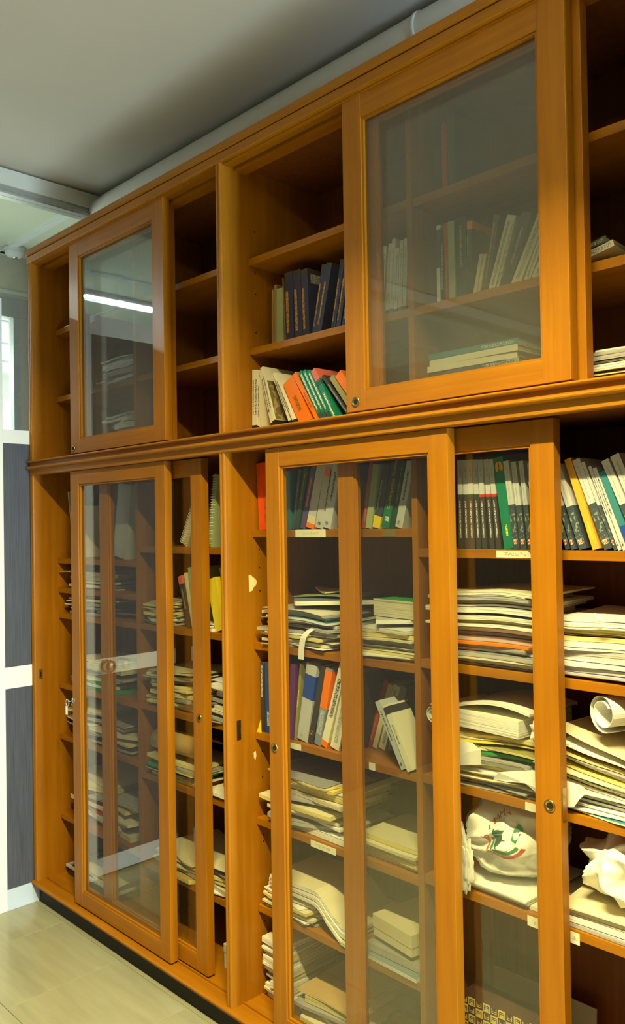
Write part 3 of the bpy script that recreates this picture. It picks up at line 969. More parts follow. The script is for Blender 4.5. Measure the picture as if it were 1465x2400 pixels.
# style: description, noun, cover, bands [(from, to, colour)], prints [(z from, z to, x from, x to, colour)], depth, pages
STYLES = {
    'journal_bw': ('slim journal with cream spine and black foot', 'journal', 'ivory', [(0.0, 0.14, 'black')], [(0.30, 0.85, 0.3, 0.7, 'charcoal')], 0.165),
    'journal_photo': ('slim cream journal with a brown photo cover', 'journal', 'ivory', [(0.0, 0.16, 'black')], [(0.35, 0.85, 0.3, 0.7, 'charcoal')], 0.165),
    'cream': ('plain cream paperback', 'book', 'cream', [], [], 0.15),
    'orange': ('bright orange thick paperback', 'book', 'orange', [], [(0.30, 0.62, 0.35, 0.62, 'brown')], 0.15),
    'green_red': ('green paperback with white title and pink striped foot', 'book', 'bookgreen', [(0.0, 0.09, 'pink'), (0.10, 0.125, 'charcoal'), (0.135, 0.16, 'charcoal'), (0.17, 0.195, 'charcoal')], [(0.26, 0.95, 0.25, 0.75, 'white')], 0.15),
    'green_redtop': ('green paperback with a red top', 'book', 'bookgreen', [(0.80, 1.0, 'pink'), (0.74, 0.76, 'charcoal'), (0.70, 0.72, 'charcoal')], [(0.06, 0.55, 0.3, 0.65, 'white')], 0.15),
    'charcoal': ('charcoal paperback', 'book', 'charcoal', [], [(0.2, 0.8, 0.3, 0.7, 'grey')], 0.15),
    'olive': ('olive green paperback', 'book', 'olive', [], [], 0.15),
    'tan': ('tan slim book', 'book', 'tan', [], [], 0.15),
    'sage': ('pale sage green book', 'book', 'sage', [], [], 0.15),
    'brown': ('dark brown slim book', 'book', 'brown', [], [(0.2, 0.9, 0.3, 0.7, 'olive')], 0.15),
    'navy_gold': ('navy book with gold spine lettering', 'book', 'navy', [(0.93, 1.0, 'charcoal')], [(0.16, 0.74, 0.10, 0.42, 'gold')], 0.16),
    'cream_darkfoot': ('cream slim book with a dark foot', 'book', 'ivory', [(0.0, 0.13, 'darkgreen')], [(0.25, 0.9, 0.3, 0.7, 'sage')], 0.15),
    'blue_white': ('dark blue book with white lower spine', 'book', 'slate', [(0.0, 0.47, 'white'), (0.95, 1.0, 'white')], [], 0.15),
    'red': ('dull red book', 'book', 'red', [], [(0.1, 0.6, 0.35, 0.65, 'tan')], 0.16),
    'darkgreen': ('dark green book', 'book', 'darkgreen', [], [(0.4, 0.9, 0.4, 0.6, 'olive')], 0.16),
    'dark_orangetop': ('dark book with an orange patch at the top', 'book', 'darkgreen', [(0.86, 0.96, 'orange')], [(0.04, 0.8, 0.02, 0.12, 'sage')], 0.16),
    'slate': ('slate blue book', 'book', 'slate', [], [(0.3, 0.8, 0.4, 0.6, 'grey')], 0.16),
    'cream_text': ('cream book with small grey spine text', 'book', 'ivory', [], [(0.08, 0.92, 0.3, 0.7, 'grey')], 0.16),
    'redbox': ('scarlet box file', 'box file', 'redbox', [], [(0.10, 0.66, 0.46, 0.56, 'red')], 0.22),
    'teal': ('dark teal book', 'book', 'teal', [], [], 0.16),
    'purple_orange': ('violet book with orange spine lettering', 'book', 'violet', [], [(0.34, 0.80, 0.3, 0.65, 'orange')], 0.16),
    'grey_orange_foot': ('grey-white book with yellow and orange foot', 'book', 'silver', [(0.0, 0.075, 'orange'), (0.075, 0.20, 'cream')], [], 0.16),
    'white_patch': ('thick white book with an orange top patch', 'book', 'silver', [], [(0.28, 0.90, 0.82, 0.98, 'charcoal'), (0.05, 0.10, 0.25, 0.6, 'charcoal')], 0.16),
    'white_text': ('white book with dark spine title', 'book', 'silver', [], [(0.42, 0.86, 0.35, 0.6, 'charcoal'), (0.05, 0.10, 0.25, 0.6, 'charcoal')], 0.16),
    'white_label': ('white book with a black title label', 'book', 'ivory', [(0.86, 0.97, 'charcoal')], [(0.40, 0.70, 0.35, 0.6, 'charcoal')], 0.11),
    'blue': ('deep blue book', 'book', 'blue', [], [(0.1, 0.3, 0.3, 0.7, 'silver')], 0.17),
    'slate_yellowfoot': ('blue-grey book with a yellow-green foot', 'book', 'slate', [(0.0, 0.19, 'yellow')], [(0.3, 0.75, 0.15, 0.35, 'grey')], 0.16),
    'green_sociology': ('green book with yellow lettering on the spine', 'book', 'darkgreen', [(0.0, 0.34, 'bookgreen')], [(0.10, 0.17, 0.3, 0.8, 'white')], 0.16),
    'journal_green': ('grey-white journal with dark lower half and green stripe', 'journal', 'silver', [(0.0, 0.58, 'charcoal'), (0.58, 0.612, 'darkgreen')], [(0.12, 0.54, 0.30, 0.62, 'silver'), (0.80, 0.92, 0.4, 0.75, 'grey')], 0.165),
    'journal_red': ('grey-white journal with dark lower half and red stripe', 'journal', 'silver', [(0.0, 0.58, 'charcoal'), (0.58, 0.612, 'red')], [(0.12, 0.54, 0.30, 0.62, 'silver'), (0.80, 0.92, 0.4, 0.75, 'grey')], 0.165),
    'green_emblem': ('wide green book with an orange emblem', 'book', 'bookgreen', [], [(0.14, 0.26, 0.4, 0.6, 'yellow')], 0.165),
    'journal_city': ('white-topped journal with a dark skyline photo spine', 'journal', 'silver', [(0.0, 0.50, 'city')], [(0.53, 0.93, 0.36, 0.52, 'grey')], 0.165),
    'gold': ('golden orange paperback', 'book', 'gold', [], [(0.1, 0.3, 0.4, 0.6, 'yellow')], 0.165),
    'tealblue': ('teal blue shiny paperback', 'book', 'teal', [(0.0, 0.3, 'royal')], [], 0.165),
    'dark_text': ('black book with white title down the spine', 'book', 'charcoal', [], [(0.50, 0.97, 0.15, 0.6, 'silver')], 0.16),
    'purple': ('purple book', 'book', 'purple', [], [], 0.16),
    'olive_yellowtext': ('olive brown book with yellow spine lettering', 'book', 'olive', [], [(0.44, 0.66, 0.2, 0.7, 'yellow')], 0.16),
    'white_blueband': ('white book with a broad royal blue band', 'book', 'silver', [(0.55, 0.86, 'royal')], [(0.05, 0.09, 0.25, 0.5, 'grey')], 0.17),
    'binder': ('dark lever binder with a brass finger ring', 'binder', 'charcoal', [], [], 0.17),
    'grey_orange': ('blue-grey book with an orange top', 'book', 'bluegrey', [(0.48, 0.97, 'orange')], [(0.14, 0.46, 0.2, 0.8, 'silver')], 0.16),
    'cream_title': ('cream book with a yellow title strip and orange foot', 'book', 'ivory', [(0.0, 0.07, 'orange')], [(0.36, 0.82, 0.3, 0.8, 'charcoal')], 0.16),
    'grey': ('grey book', 'book', 'grey', [], [(0.05, 0.10, 0.3, 0.7, 'charcoal')], 0.15),
    'spiral': ('cream spiral-bound report', 'report', 'cream', [], [], 0.19),
    'spiral_green': ('tall pale green spiral-bound report', 'report', 'sage', [], [], 0.20),
    'greyfolder': ('wide pale grey folder', 'folder', 'silver', [], [], 0.19),
    'dark_pinktop': ('black book with a pink tip', 'book', 'charcoal', [(0.84, 1.0, 'pink')], [(0.35, 0.75, 0.3, 0.7, 'grey')], 0.16),
    'yellow': ('bright yellow folder', 'folder', 'yellow', [], [], 0.20),
}
def ushape(t, d, h, c, e=0.0, z0=0.0, z1=None, x0=0.0):
    """verts, faces of a cover: spine in front, two boards running back"""
    z1 = h if z1 is None else z1
    o = [(x0 - e, d), (x0 - e, -e), (x0 + t + e, -e), (x0 + t + e, d), (x0 + t - c, d), (x0 + t - c, c), (x0 + c, c), (x0 + c, d)]
    v = [(x, y, z0) for x, y in o] + [(x, y, z1) for x, y in o]
    f = [(i, (i + 1) % 8, 8 + (i + 1) % 8, 8 + i) for i in range(8)]
    f += [(7, 6, 1, 0), (6, 5, 2, 1), (5, 4, 3, 2), (8, 9, 14, 15), (9, 10, 13, 14), (10, 11, 12, 13)]
    return v, f

def helix(h, r, turns, n=14):
    pts = []
    for k in range(turns * n + 1):
        a = 2 * math.pi * k / n
        pts.append((r * math.cos(a), r * math.sin(a), h * k / (turns * n)))
    return pts

def make_book(shelf, x, y, t, h, lean, style, rng):
    desc, noun, cover, bands, prints, depth = STYLES[style]
    t = max(t, 0.006)
    c = 0.0013 if t < 0.02 else 0.0018
    x0 = 0.0 if lean <= 0 else -t
    depth = depth * rng.uniform(0.93, 1.0)
    if shelf == 'L2L3f' or (shelf == 'L2L3' and x > 1.54):
        depth = 0.080
    v, f = ushape(t, depth, h, c, x0=x0)
    name = {'box file': 'box_file'}.get(noun, noun)
    o = mesh(name, v, f, paint(cover, 0.42))
    o.location = (x, y + rng.uniform(0, 0.006), SHELF_Z[shelf] + 0.0004)
    o.rotation_euler = (0, math.radians(lean), 0)
    art = 'a' if desc[0] not in 'aeiou' else 'an'
    where = WHERE[shelf]
    if style == 'journal_city':
        where = 'between the green book and the gold one' if x < 2.345 else 'leaning on the gold paperback'
    elif style == 'navy_gold':
        desc = ('leaning ' if abs(lean) > 8 else 'upright ') + desc
    elif style == 'orange':
        desc = 'fat bright orange paperback' if t > 0.04 else ('medium bright orange paperback' if t > 0.02 else 'thin bright orange paperback')
    elif style == 'cream_text':
        desc = ('thick ' if t > 0.02 else 'slim ') + desc
    tag(o, '%s %s' % (desc, where), noun, 'books ' + where)
    box('page_block', x0 + c, x0 + t - c, c, depth - 0.004, 0.002, h - 0.0025, PAGES_W if cover in ('white', 'silver', 'ivory') else PAGES, o)
    e = 0.00025
    for a, b, col in bands:
        bv, bf = ushape(t, depth, h, c, e, a * h, b * h + (e if b >= 1 else 0), x0)
        mesh('spine_band', bv, bf, paint(col, 0.42), o)
    for a, b, p, q, col in prints:
        bg = cover
        for ba, bb, bc in bands:
            if ba <= (a + b) / 2 <= bb:
                bg = bc
        yy = -0.0006
        mesh('spine_print', [(x0 + t * p, yy, h * a), (x0 + t * q, yy, h * a), (x0 + t * q, yy, h * b), (x0 + t * p, yy, h * b)], [(0, 1, 2, 3)],
             print_mat(PALE[bg], PALE[col], 420, 520, 0.46), o)
    if style == 'green_sociology':
        text_obj('spine_title', 'Contemporary Sociology', 0.0135, paint('gold'), (x0 + t * 0.55, -0.0006, h * 0.66), (math.pi / 2, -math.pi / 2, 0), o)
    if style == 'green_emblem':
        for s in (-1, 1):
            cx, cz = x0 + t * (0.5 + 0.17 * s), h * 0.90
            ring = [(cx + 0.006 * math.cos(a) * (1 if s > 0 else 0.9), -0.0006, cz + 0.011 * math.sin(a) - 0.003 * math.cos(a) * s) for a in [2 * math.pi * k / 14 for k in range(14)]]
            mesh('spine_emblem', ring, [tuple(range(14))], paint('gold'), o)
    if style == 'white_patch':
        mesh('spine_patch', [(x0 + t * 0.15, -0.0006, h * 0.80), (x0 + t * 0.95, -0.0006, h * 0.80), (x0 + t * 0.95, -0.0006, h * 0.93), (x0 + t * 0.15, -0.0006, h * 0.93)], [(0, 1, 2, 3)], paint('orange'), o)
    if style == 'journal_photo':
        xr = x0 + t + 0.0006
        mesh('cover_photo', [(xr, 0.004, h * 0.17), (xr, depth * 0.95, h * 0.17), (xr, depth * 0.95, h * 0.78), (xr, 0.004, h * 0.78)], [(0, 1, 2, 3)],
             print_mat((0.20, 0.14, 0.06), (0.42, 0.33, 0.14), 40, 40, 0.52), o)
    if style == 'journal_city':
        mesh('skyline_photo', [(x0, -0.0006, h * 0.06), (x0 + t, -0.0006, h * 0.06), (x0 + t, -0.0006, h * 0.44), (x0, -0.0006, h * 0.44)], [(0, 1, 2, 3)],
             print_mat((0.05, 0.07, 0.085), (0.24, 0.28, 0.25), 230, 130, 0.58), o)
        mesh('spine_logo', [(x0 + t * 0.2, -0.0008, h * 0.055), (x0 + t * 0.7, -0.0008, h * 0.055), (x0 + t * 0.7, -0.0008, h * 0.11), (x0 + t * 0.2, -0.0008, h * 0.11)], [(0, 1, 2, 3)],
             print_mat((0.60, 0.08, 0.03), (0.75, 0.70, 0.55), 500, 500, 0.5), o)
    if style == 'navy_gold' and 1.44 < x < 1.46:
        xr = x0 + t + 0.0005
        mesh('cover_label', [(xr, 0.012, h * 0.80), (xr, 0.075, h * 0.80), (xr, 0.075, h * 0.93), (xr, 0.012, h * 0.93)], [(0, 1, 2, 3)], print_mat(PALE['ivory'], PALE['grey'], 200, 260, 0.5), o)
    if style == 'binder':
        lathe('finger_ring', [(0.0035, 0.0), (0.0075, 0.0), (0.0075, 0.0016), (0.0035, 0.0016), (0.0030, 0.0006)], (x0 + t * 0.5, -0.0002, h * 0.13), (0, -1, 0), BRASS, o, 16)
    if style.startswith('spiral'):
        r = max(0.005, t * 0.42)
        pts = [(x0 + t * 0.5 + px * 1.0, -0.001 + py, 0.004 + pz) for px, py, pz in helix(h - 0.008, r, int(h / 0.0085), 10)]
        tube('spiral_binding', pts, 0.0008, paint('white'), o, 5)
    return o

rng = random.Random(11)
for row in BOOKS:
    make_book(*row, rng)

# flat stack on the bottom board of the upper bookcase
FLAT = [('navy', 0.0125, 'slate', 0.0), ('navy', 0.0125, 'slate', 0.004), ('cream', 0.0145, None, -0.002), ('cream', 0.0145, None, 0.002), ('teal', 0.0150, None, 0.001)]
NAMES = ['lower navy paperback lying flat at the base of a book stack', 'upper navy paperback lying flat in the book stack', 'lower cream paperback lying flat in the middle of a book stack',
         'upper cream paperback lying flat under the teal one', 'teal paperback lying flat on top of the book stack']
zz = DECK_UP + 0.069
sup = box('paper_ream', 1.932, 2.18, 0.105, 0.30, DECK_UP + 0.0005, DECK_UP + 0.0685, PAGES, None, 0.001)
tag(sup, 'thick paper block lying flat under the book stack behind dusty glass', 'paper block')
for (col, th, sp, off), lab in zip(FLAT, NAMES):
    L, D = 0.252, 0.175
    v, f = ushape(th, D, L, 0.0012)
    o = mesh('flat_book', [(z, y, th - x) for x, y, z in v], f, paint('ivory' if col == 'cream' else ('slate' if col == 'navy' else 'teal'), 0.5))
    o.location = (1.930 + off, 0.118 + off, zz)
    o.rotation_euler = (0, 0, math.radians(rng.uniform(-1.2, 1.2)))
    tag(o, lab, 'book')
    box('page_block', 0.003, L - 0.003, 0.0012, D - 0.004, 0.0012, th - 0.0012, PAGES, o)
    bgc = PALE['ivory' if col == 'cream' else ('slate' if col == 'navy' else 'teal')]
    if col != 'cream':
        mesh('spine_print', [(L * 0.60, -0.0005, th * 0.25), (L * 0.95, -0.0005, th * 0.25), (L * 0.95, -0.0005, th * 0.75), (L * 0.60, -0.0005, th * 0.75)], [(0, 1, 2, 3)],
             print_mat(bgc, PALE['silver'], 420, 420, 0.50), o)
    if col == 'navy':
        box('spine_band', L * 0.86, L + 0.0003, -0.0003, 0.0, 0.0, th, paint('sage'), o)
    zz += th + 0.0006

# tilted pair on the shelf by the open end
def slab_book(name, label, loc, size, rot, cover, pages=PAGES, prt=None, group=None):
    L, D, T = size
    v, f = ushape(T, D, L, 0.0014)
    o = mesh(name, [(z, y, T - x) for x, y, z in v], f, paint(cover, 0.5))
    o.location = loc
    o.rotation_euler = rot
    tag(o, label, 'book', group)
    box('page_block', 0.003, L - 0.003, 0.0014, D - 0.004, 0.0014, T - 0.0014, pages, o)
    if prt:
        mesh('spine_print', [(L * 0.10, -0.0005, T * 0.2), (L * 0.92, -0.0005, T * 0.2), (L * 0.92, -0.0005, T * 0.75), (L * 0.10, -0.0005, T * 0.75)], [(0, 1, 2, 3)],
             print_mat(PALE[cover], PALE[prt], 300, 300, 0.48), o)
    return o
slab_book('book', 'cream hardback lying flat beneath two tipped books on the open shelf end', (2.325, 0.150, 2.0355), (0.17, 0.12, 0.012), (0, 0, 0.10), 'cream')
slab_book('book', 'white paperback tipped on the open upper shelf end under a black one', (2.330, 0.125, 2.0500), (0.080, 0.16, 0.014), (0, math.radians(-13), 0.05), 'ivory', PAGES_W, 'grey')
slab_book('book', 'black paperback with yellow lettering tipped on the open upper shelf end', (2.316, 0.122, 2.0620), (0.080, 0.16, 0.014), (0, math.radians(-13), 0.05), 'charcoal', PAGES, 'olive')
# dim books on the top shelf behind the dusty door
for k, (x, t, h, col, lb) in enumerate(((1.935, 0.02, 0.19, 'charcoal', 'charcoal book standing alone on the topmost shelf behind dusty glass'), (1.958, 0.016, 0.185, 'red', 'dim red book on the topmost shelf behind dusty glass'),
                                        (1.977, 0.022, 0.20, 'slate', 'slate book on the topmost shelf behind dusty glass'))):
    v, f = ushape(t, 0.15, h, 0.0015)
    o = mesh('book', v, f, paint(col))
    o.location = (x, 0.15, 2.3074)
    tag(o, lb, 'book')
    box('page_block', 0.0015, t - 0.0015, 0.0015, 0.146, 0.002, h - 0.002, PAGES, o)

# ------------------------------------------------------------------ heaps of paper
DOC = {  # kind: (noun, cover colour choices, edge material)
    'white': ('sheaf of white sheets', 'white', PAGES_W), 'cream': ('cream booklet', 'cream', PAGES), 'ivory': ('ivory booklet', 'ivory', PAGES_W),
    'grey': ('grey file', 'grey', PAGES_G), 'bluegrey': ('blue-grey booklet', 'bluegrey', PAGES_W), 'yellow': ('yellow folder', 'yellow', PAGES_Y),
    'green': ('green folder', 'green', None), 'kraft': ('brown kraft folder', 'kraft', PAGES_Y), 'dark': ('black booklet', 'dark', PAGES_G),
    'teal': ('teal booklet', 'teal', PAGES_W), 'red': ('red booklet', 'red', PAGES), 'sage': ('sage green booklet', 'sage', PAGES),
    'lilac': ('lilac-grey file', 'lilac', PAGES_G), 'orange': ('orange folder', 'orange', None), 'brown': ('dark brown file', 'brown', PAGES_Y),
    'straw': ('straw-coloured paper bundle', 'cream', PAGES_Y), 'silver': ('pale grey booklet', 'silver', PAGES_W), 'olive': ('olive file', 'olive', PAGES_Y),
}
def doc_mesh(name, cx, cy, L, D, T, yaw, z0, warp, mats, bounds, nx=11, ny=7, droop=None):
    """A limp slab of paper: grid top and bottom follow the same warp."""
    ca, sa = math.cos(yaw), math.sin(yaw)
    top, bot = [], []
    for j in range(ny):
        for i in range(nx):
            u, v = (i / (nx - 1) - 0.5) * L, (j / (ny - 1) - 0.5) * D
            x, y = cx + u * ca - v * sa, cy + u * sa + v * ca
            x = min(max(x, bounds[0]), bounds[1])
            y = min(max(y, bounds[2]), bounds[3])
            z = z0 + warp(x, y)
            if droop:
                z = droop(x, y, z)
            bot.append((x, y, z))
            top.append((x, y, z + T))
    v = bot + top
    n = nx * ny
    f, idx = [], []
    for j in range(ny - 1):
        for i in range(nx - 1):
            a = j * nx + i
            f.append((a, a + nx, a + nx + 1, a + 1))
            f.append((n + a, n + a + 1, n + a + nx + 1, n + a + nx))
            idx += [0, 0]
    rim = [i for i in range(nx)] + [j * nx + nx - 1 for j in range(1, ny)] + [(ny - 1) * nx + i for i in range(nx - 2, -1, -1)] + [j * nx for j in range(ny - 2, 0, -1)]
    for k in range(len(rim)):
        a, b = rim[k], rim[(k + 1) % len(rim)]
        f.append((a, b, n + b, n + a))
        idx.append(1)
    return mesh(name, v, f, mats, None, idx)

def heap(where, span, z0, H, kinds, seed, yf=0.092, wav=0.004, size=(0.30, 0.21), yawj=6.0, yback=0.385, tilt=0.0, fill=1.0):
    """kinds: from the shelf upwards, each one thing; their thicknesses fill H."""
    rg = random.Random(seed)
    x0, x1 = span
    more = []
    for k in kinds:                       # thin loose sheets slipped in between
        more.append(k)
        if len(kinds) > 4 and rg.random() < 0.42:
            more.append('-' + rg.choice(('white', 'ivory', 'cream', 'grey', 'white')))
    kinds = more
    ws = [rg.uniform(0.5, 1.5) * (0.5 if k.startswith('-') else 1.0) for k in kinds]
    tot = sum(ws)
    z = z0 + 0.0006
    ph = [rg.uniform(0, 6.28) for _ in range(4)]
    objs = []
    for n, (k, wgt) in enumerate(zip(kinds, ws)):
        thin = k.startswith('-')
        k = k.lstrip('-')
        T = H * wgt / tot
        frac = (z - z0) / max(H, 0.01)
        amp = wav * (0.15 + frac)
        def warp(x, y, amp=amp, frac=frac):
            return amp * (1.0 + math.sin(ph[0] + 17 * x) * 0.6 + math.sin(ph[1] + 31 * x + 9 * y) * 0.3) + amp * 0.8 * math.sin(ph[2] + 11 * y) * 0.4 + tilt * frac * (x - x0)
        W = x1 - x0
        L = min(size[0] * rg.uniform(0.85, 1.05), W * 0.99)
        D = min(size[1] * rg.uniform(0.85, 1.12), yback - yf)
        yaw = math.radians(rg.gauss(0, yawj))
        cx = rg.uniform(x0 + L / 2, x1 - L / 2) if W > L else (x0 + x1) / 2
        cy = yf + D / 2 + abs(rg.gauss(0, 0.016)) + rg.choice((0, 0, 0.012))
        noun, col, edge = DOC[k]
        gap = rg.uniform(0.0006, 0.0022)
        o = doc_mesh('paper_bundle' if k in ('white', 'straw') else ('folder' if 'folder' in noun or 'file' in noun else 'booklet'),
                     cx, cy, L, D, max((T - gap) * fill, 0.0012), yaw, z, warp, [paint(col, 0.7), edge or paint(col, 0.6)], (x0, x1, yf - 0.004, yback))
        tag(o, '%s %s' % (noun, where), 'papers', 'papers ' + where)
        z += T
        objs.append(o)
    return z, objs

W2 = 'heaped on the shelf under the red box'
_, top1 = heap(W2, (1.275, 1.625), 1.146, 0.105, ['dark', 'cream', 'white', 'straw', 'white', 'grey', 'white', 'lilac', 'white', 'teal', 'white', 'grey'], 3, wav=0.006, yawj=8)
heap('heaped beside the divider under the row with the red box', (1.665, 1.880), 1.146, 0.078, ['grey', 'yellow', 'silver', 'straw', 'grey', 'olive', 'white'], 4, wav=0.004, yawj=5)
heap('heaped behind glass under the tilted paperbacks', (1.285, 1.640), 0.620, 0.150, ['white', 'grey', 'white', 'cream', '-white', 'straw', 'kraft', 'cream', 'olive', '-yellow', '-straw'], 5, wav=0.006, yawj=9)
heap('lying beside the divider under the tilted paperbacks', (1.680, 1.880), 0.620, 0.060, ['-white', 'straw', '-cream', 'straw'], 6, wav=0.002, yawj=3)
heap('heaped under the drooping sheaves beside the middle post', (1.285, 1.500), 0.360, 0.050, ['grey', 'white', 'cream', 'white', 'straw', '-kraft'], 7, wav=0.004, yawj=10)
heap('lying under the pale yellow box', (1.690, 1.882), 0.360, 0.042, ['bluegrey', 'grey', 'silver'], 8, wav=0.001, yawj=2)
heap('in the tall stack on the base board by the post', (1.285, 1.385), DECK_LO, 0.180, ['cream', 'straw', 'cream', 'ivory', 'straw', 'cream', 'white', 'straw', 'cream', '-white', 'ivory'], 9, wav=0.003, size=(0.16, 0.24), yawj=5)
heap('strewn on the base board behind the sliding door', (1.405, 1.640), DECK_LO, 0.085, ['bluegrey', 'straw', 'cream', 'white', 'straw', 'kraft'], 10, wav=0.004, size=(0.21, 0.26), yawj=22)
W9 = 'heaped on the shelf under the journals'
heap(W9, (1.925, 2.255), 1.163, 0.172, ['-dark', 'white', 'cream', 'grey', 'lilac', 'orange', 'grey', 'lilac', 'white', '-yellow', 'olive', 'ivory', 'silver', 'white', 'grey', '-white'], 12, wav=0.004, yawj=3)
heap('heaped on the open shelf end under the journals', (2.270, 2.498), 1.163, 0.130, ['white', 'lilac', 'grey', 'white', 'ivory', 'lilac', 'white', 'kraft', 'kraft', 'teal', 'white'], 13, wav=0.007, size=(0.32, 0.25), yawj=3)
W11 = 'heaped on the shelf above the tied shopping bag'
heap(W11, (1.922, 2.250), 0.880, 0.118, ['dark', 'grey', 'white', 'kraft', '-white', 'yellow', 'white', 'grey', 'green', 'olive', '-yellow', 'straw'], 14, wav=0.006, yawj=6, yf=0.102)
heap('heaped on the open shelf end above the crumpled bag', (2.262, 2.498), 0.880, 0.155, ['-teal', 'white', 'white', 'dark', 'white', 'teal', 'white', 'yellow', 'white', 'kraft', 'white', 'white'], 15, wav=0.010, size=(0.33, 0.26), yawj=5, yf=0.100, tilt=-0.22, fill=0.62)
heap('lying under the tied shopping bag', (1.925, 2.250), 0.635, 0.022, ['ivory', '-white', '-white'], 16, wav=0.001, yawj=6, size=(0.30, 0.25))
heap('lying under the crumpled shopping bag', (2.262, 2.498), 0.635, 0.045, ['lilac', 'white', 'cream', '-cream'], 17, wav=0.002, yawj=3, size=(0.30, 0.25))
heap('heaped under the spiral-bound reports near the divider', (0.645, 0.830), 1.157, 0.075, ['grey', 'white', 'silver', 'kraft', 'white', 'cream', 'straw'], 18, wav=0.006, yawj=14)
heap('lying under the yellow folder by the post', (0.96, 1.050), 1.157, 0.022, ['white', '-teal', '-white'], 19, wav=0.002)
heap('heaped below the leaning folders of the end bay', (0.650, 0.985), 0.874, 0.125, ['cream', 'straw', 'cream', 'grey', 'straw', 'cream', 'olive', 'grey', 'straw', '-cream', '-cream'], 20, wav=0.007, yawj=10)
heap('stacked by the post below the yellow folder', (1.010, 1.236), 0.874, 0.125, ['dark', 'white', 'ivory', 'ivory', 'dark', 'ivory', 'ivory', 'white'], 21, wav=0.002, size=(0.18, 0.2), yawj=6)
heap('heaped under the curled brown folder', (0.650, 0.990), 0.630, 0.070, ['olive', 'kraft', 'dark', 'green', 'kraft', 'grey', 'straw'], 22, wav=0.006, yawj=9)
heap('lying by the post beside the curled brown folder', (1.010, 1.236), 0.630, 0.020, ['cream', 'ivory'], 23, wav=0.001)
heap('lying below the heap with the curled folder', (0.700, 0.985), 0.318, 0.060, ['kraft', 'grey', 'cream', '-straw', '-cream'], 24, wav=0.005, yawj=12)
heap('stacked by the post above the white carton', (1.005, 1.236), 0.318, 0.085, ['straw', 'cream', 'olive', 'straw', 'grey', 'cream', '-cream'], 25, wav=0.006, yawj=8)
# end bay next to the partition
heap('stacked on the narrow shelf by the end panel', (0.040, 0.420), 1.258, 0.065, ['ivory', 'ivory', 'brown', 'red', 'cream'], 26, wav=0.002, yf=0.12, yawj=4)
heap('stacked below the narrow shelf by the end panel', (0.040, 0.590), 1.154, 0.070, ['dark', 'red', 'bluegrey', 'dark', 'grey', 'brown'], 27, wav=0.002, yf=0.11, yawj=6)
heap('in the stack with green folders by the end panel', (0.035, 0.500), 0.868, 0.110, ['green', 'green', 'ivory', 'grey', 'grey', 'cream'], 28, wav=0.003, yf=0.10, yawj=4)
heap('fanned out by the end panel', (0.035, 0.560), 0.660, 0.120, ['kraft', 'dark', 'straw', 'dark', 'cream', 'red', 'dark', 'kraft', 'cream'], 29, wav=0.007, yf=0.105, yawj=10)
heap('heaped above the paper tray by the end panel', (0.035, 0.560), 0.337, 0.160, ['cream', 'ivory', 'red', 'ivory', 'red', 'kraft', 'grey', 'straw', 'cream'], 30, wav=0.006, yf=0.115, yawj=10)
# upper bookcase
heap('piled on the upper end bay shelf', (0.110, 0.560), 2.040, 0.130, ['silver', 'bluegrey', 'silver', 'grey', 'silver', 'bluegrey', 'grey'], 31, wav=0.004, yf=0.20, yawj=7)
heap('piled on the upper end bay bottom board', (0.100, 0.560), DECK_UP, 0.165, ['dark', 'dark', 'silver', 'bluegrey', 'grey', 'silver', 'bluegrey', 'silver'], 32, wav=0.005, yf=0.20, yawj=9)
heap('stacked at the open end above the moulding', (2.362, 2.498), DECK_UP, 0.078, ['grey', 'ivory', 'ivory', 'brown', 'silver', 'bluegrey', 'dark', 'grey'], 33, wav=0.003, yf=0.098, yawj=2, size=(0.14, 0.25))
heap('lying on the upper end bay top shelf', (0.04, 0.45), 2.316, 0.012, ['-silver', '-cream'], 34, wav=0.002, yf=0.096)
# ------------------------------------------------------------------ single things among the papers
def flat(x, y):
    return 0.0
def sheet(name, label, cat, cx, cy, L, D, T, yaw, z, cover, edge=None, warp=flat, bounds=(-9, 9, 0.08, 0.39), droop=None, nx=13, ny=9, group=None):
    o = doc_mesh(name, cx, cy, L, D, T, math.radians(yaw), z, warp, [paint(cover, 0.65), edge or paint(cover, 0.65)], bounds, nx, ny, droop)
    tag(o, label, cat, group)
    return o
B2L, B2R = (1.270, 1.882, 0.086, 0.39), (1.906, 2.498, 0.086, 0.39)

# on the heap under the red box
sheet('catalogue', 'slate blue thick catalogue lying corner-first on the heap', 'catalogue', 1.475, 0.235, 0.235, 0.200, 0.012, 47, 1.270, 'bluegrey', PAGES_W, bounds=B2L)
sheet('leaflet', 'sage green leaflet lying on the slate blue catalogue', 'leaflet', 1.460, 0.265, 0.22, 0.155, 0.0015, 12, 1.2835, 'sage', bounds=B2L, warp=lambda x, y: 0.004 + 0.003 * math.sin(22 * x))
sheet('envelope', 'small cream envelope on top of the sage green leaflet', 'envelope', 1.430, 0.285, 0.13, 0.09, 0.004, -32, 1.2935, 'cream', bounds=B2L, warp=lambda x, y: 0.006 * ((x - 1.43) / 0.065) ** 2)
rib = []
for k in range(15):
    t = k / 14
    rib.append((1.555 - 0.060 * math.sin(t * 1.5), 0.108 - 0.030 * min(1, t * 1.6), 1.205 + 0.012 * math.sin(t * 3) - 0.085 * t * t))
v, f = [], []
for k, (x, y, z) in enumerate(rib):
    wd = 0.011
    v += [(x - wd, y, z), (x + wd, y, z), (x - wd, y + 0.0012, z + 0.0008), (x + wd, y + 0.0012, z + 0.0008)]
for k in range(14):
    a, b = 4 * k, 4 * k + 4
    f += [(a, a + 1, b + 1, b), (a + 2, b + 2, b + 3, a + 3), (a, b, b + 2, a + 2), (a + 1, a + 3, b + 3, b + 1)]
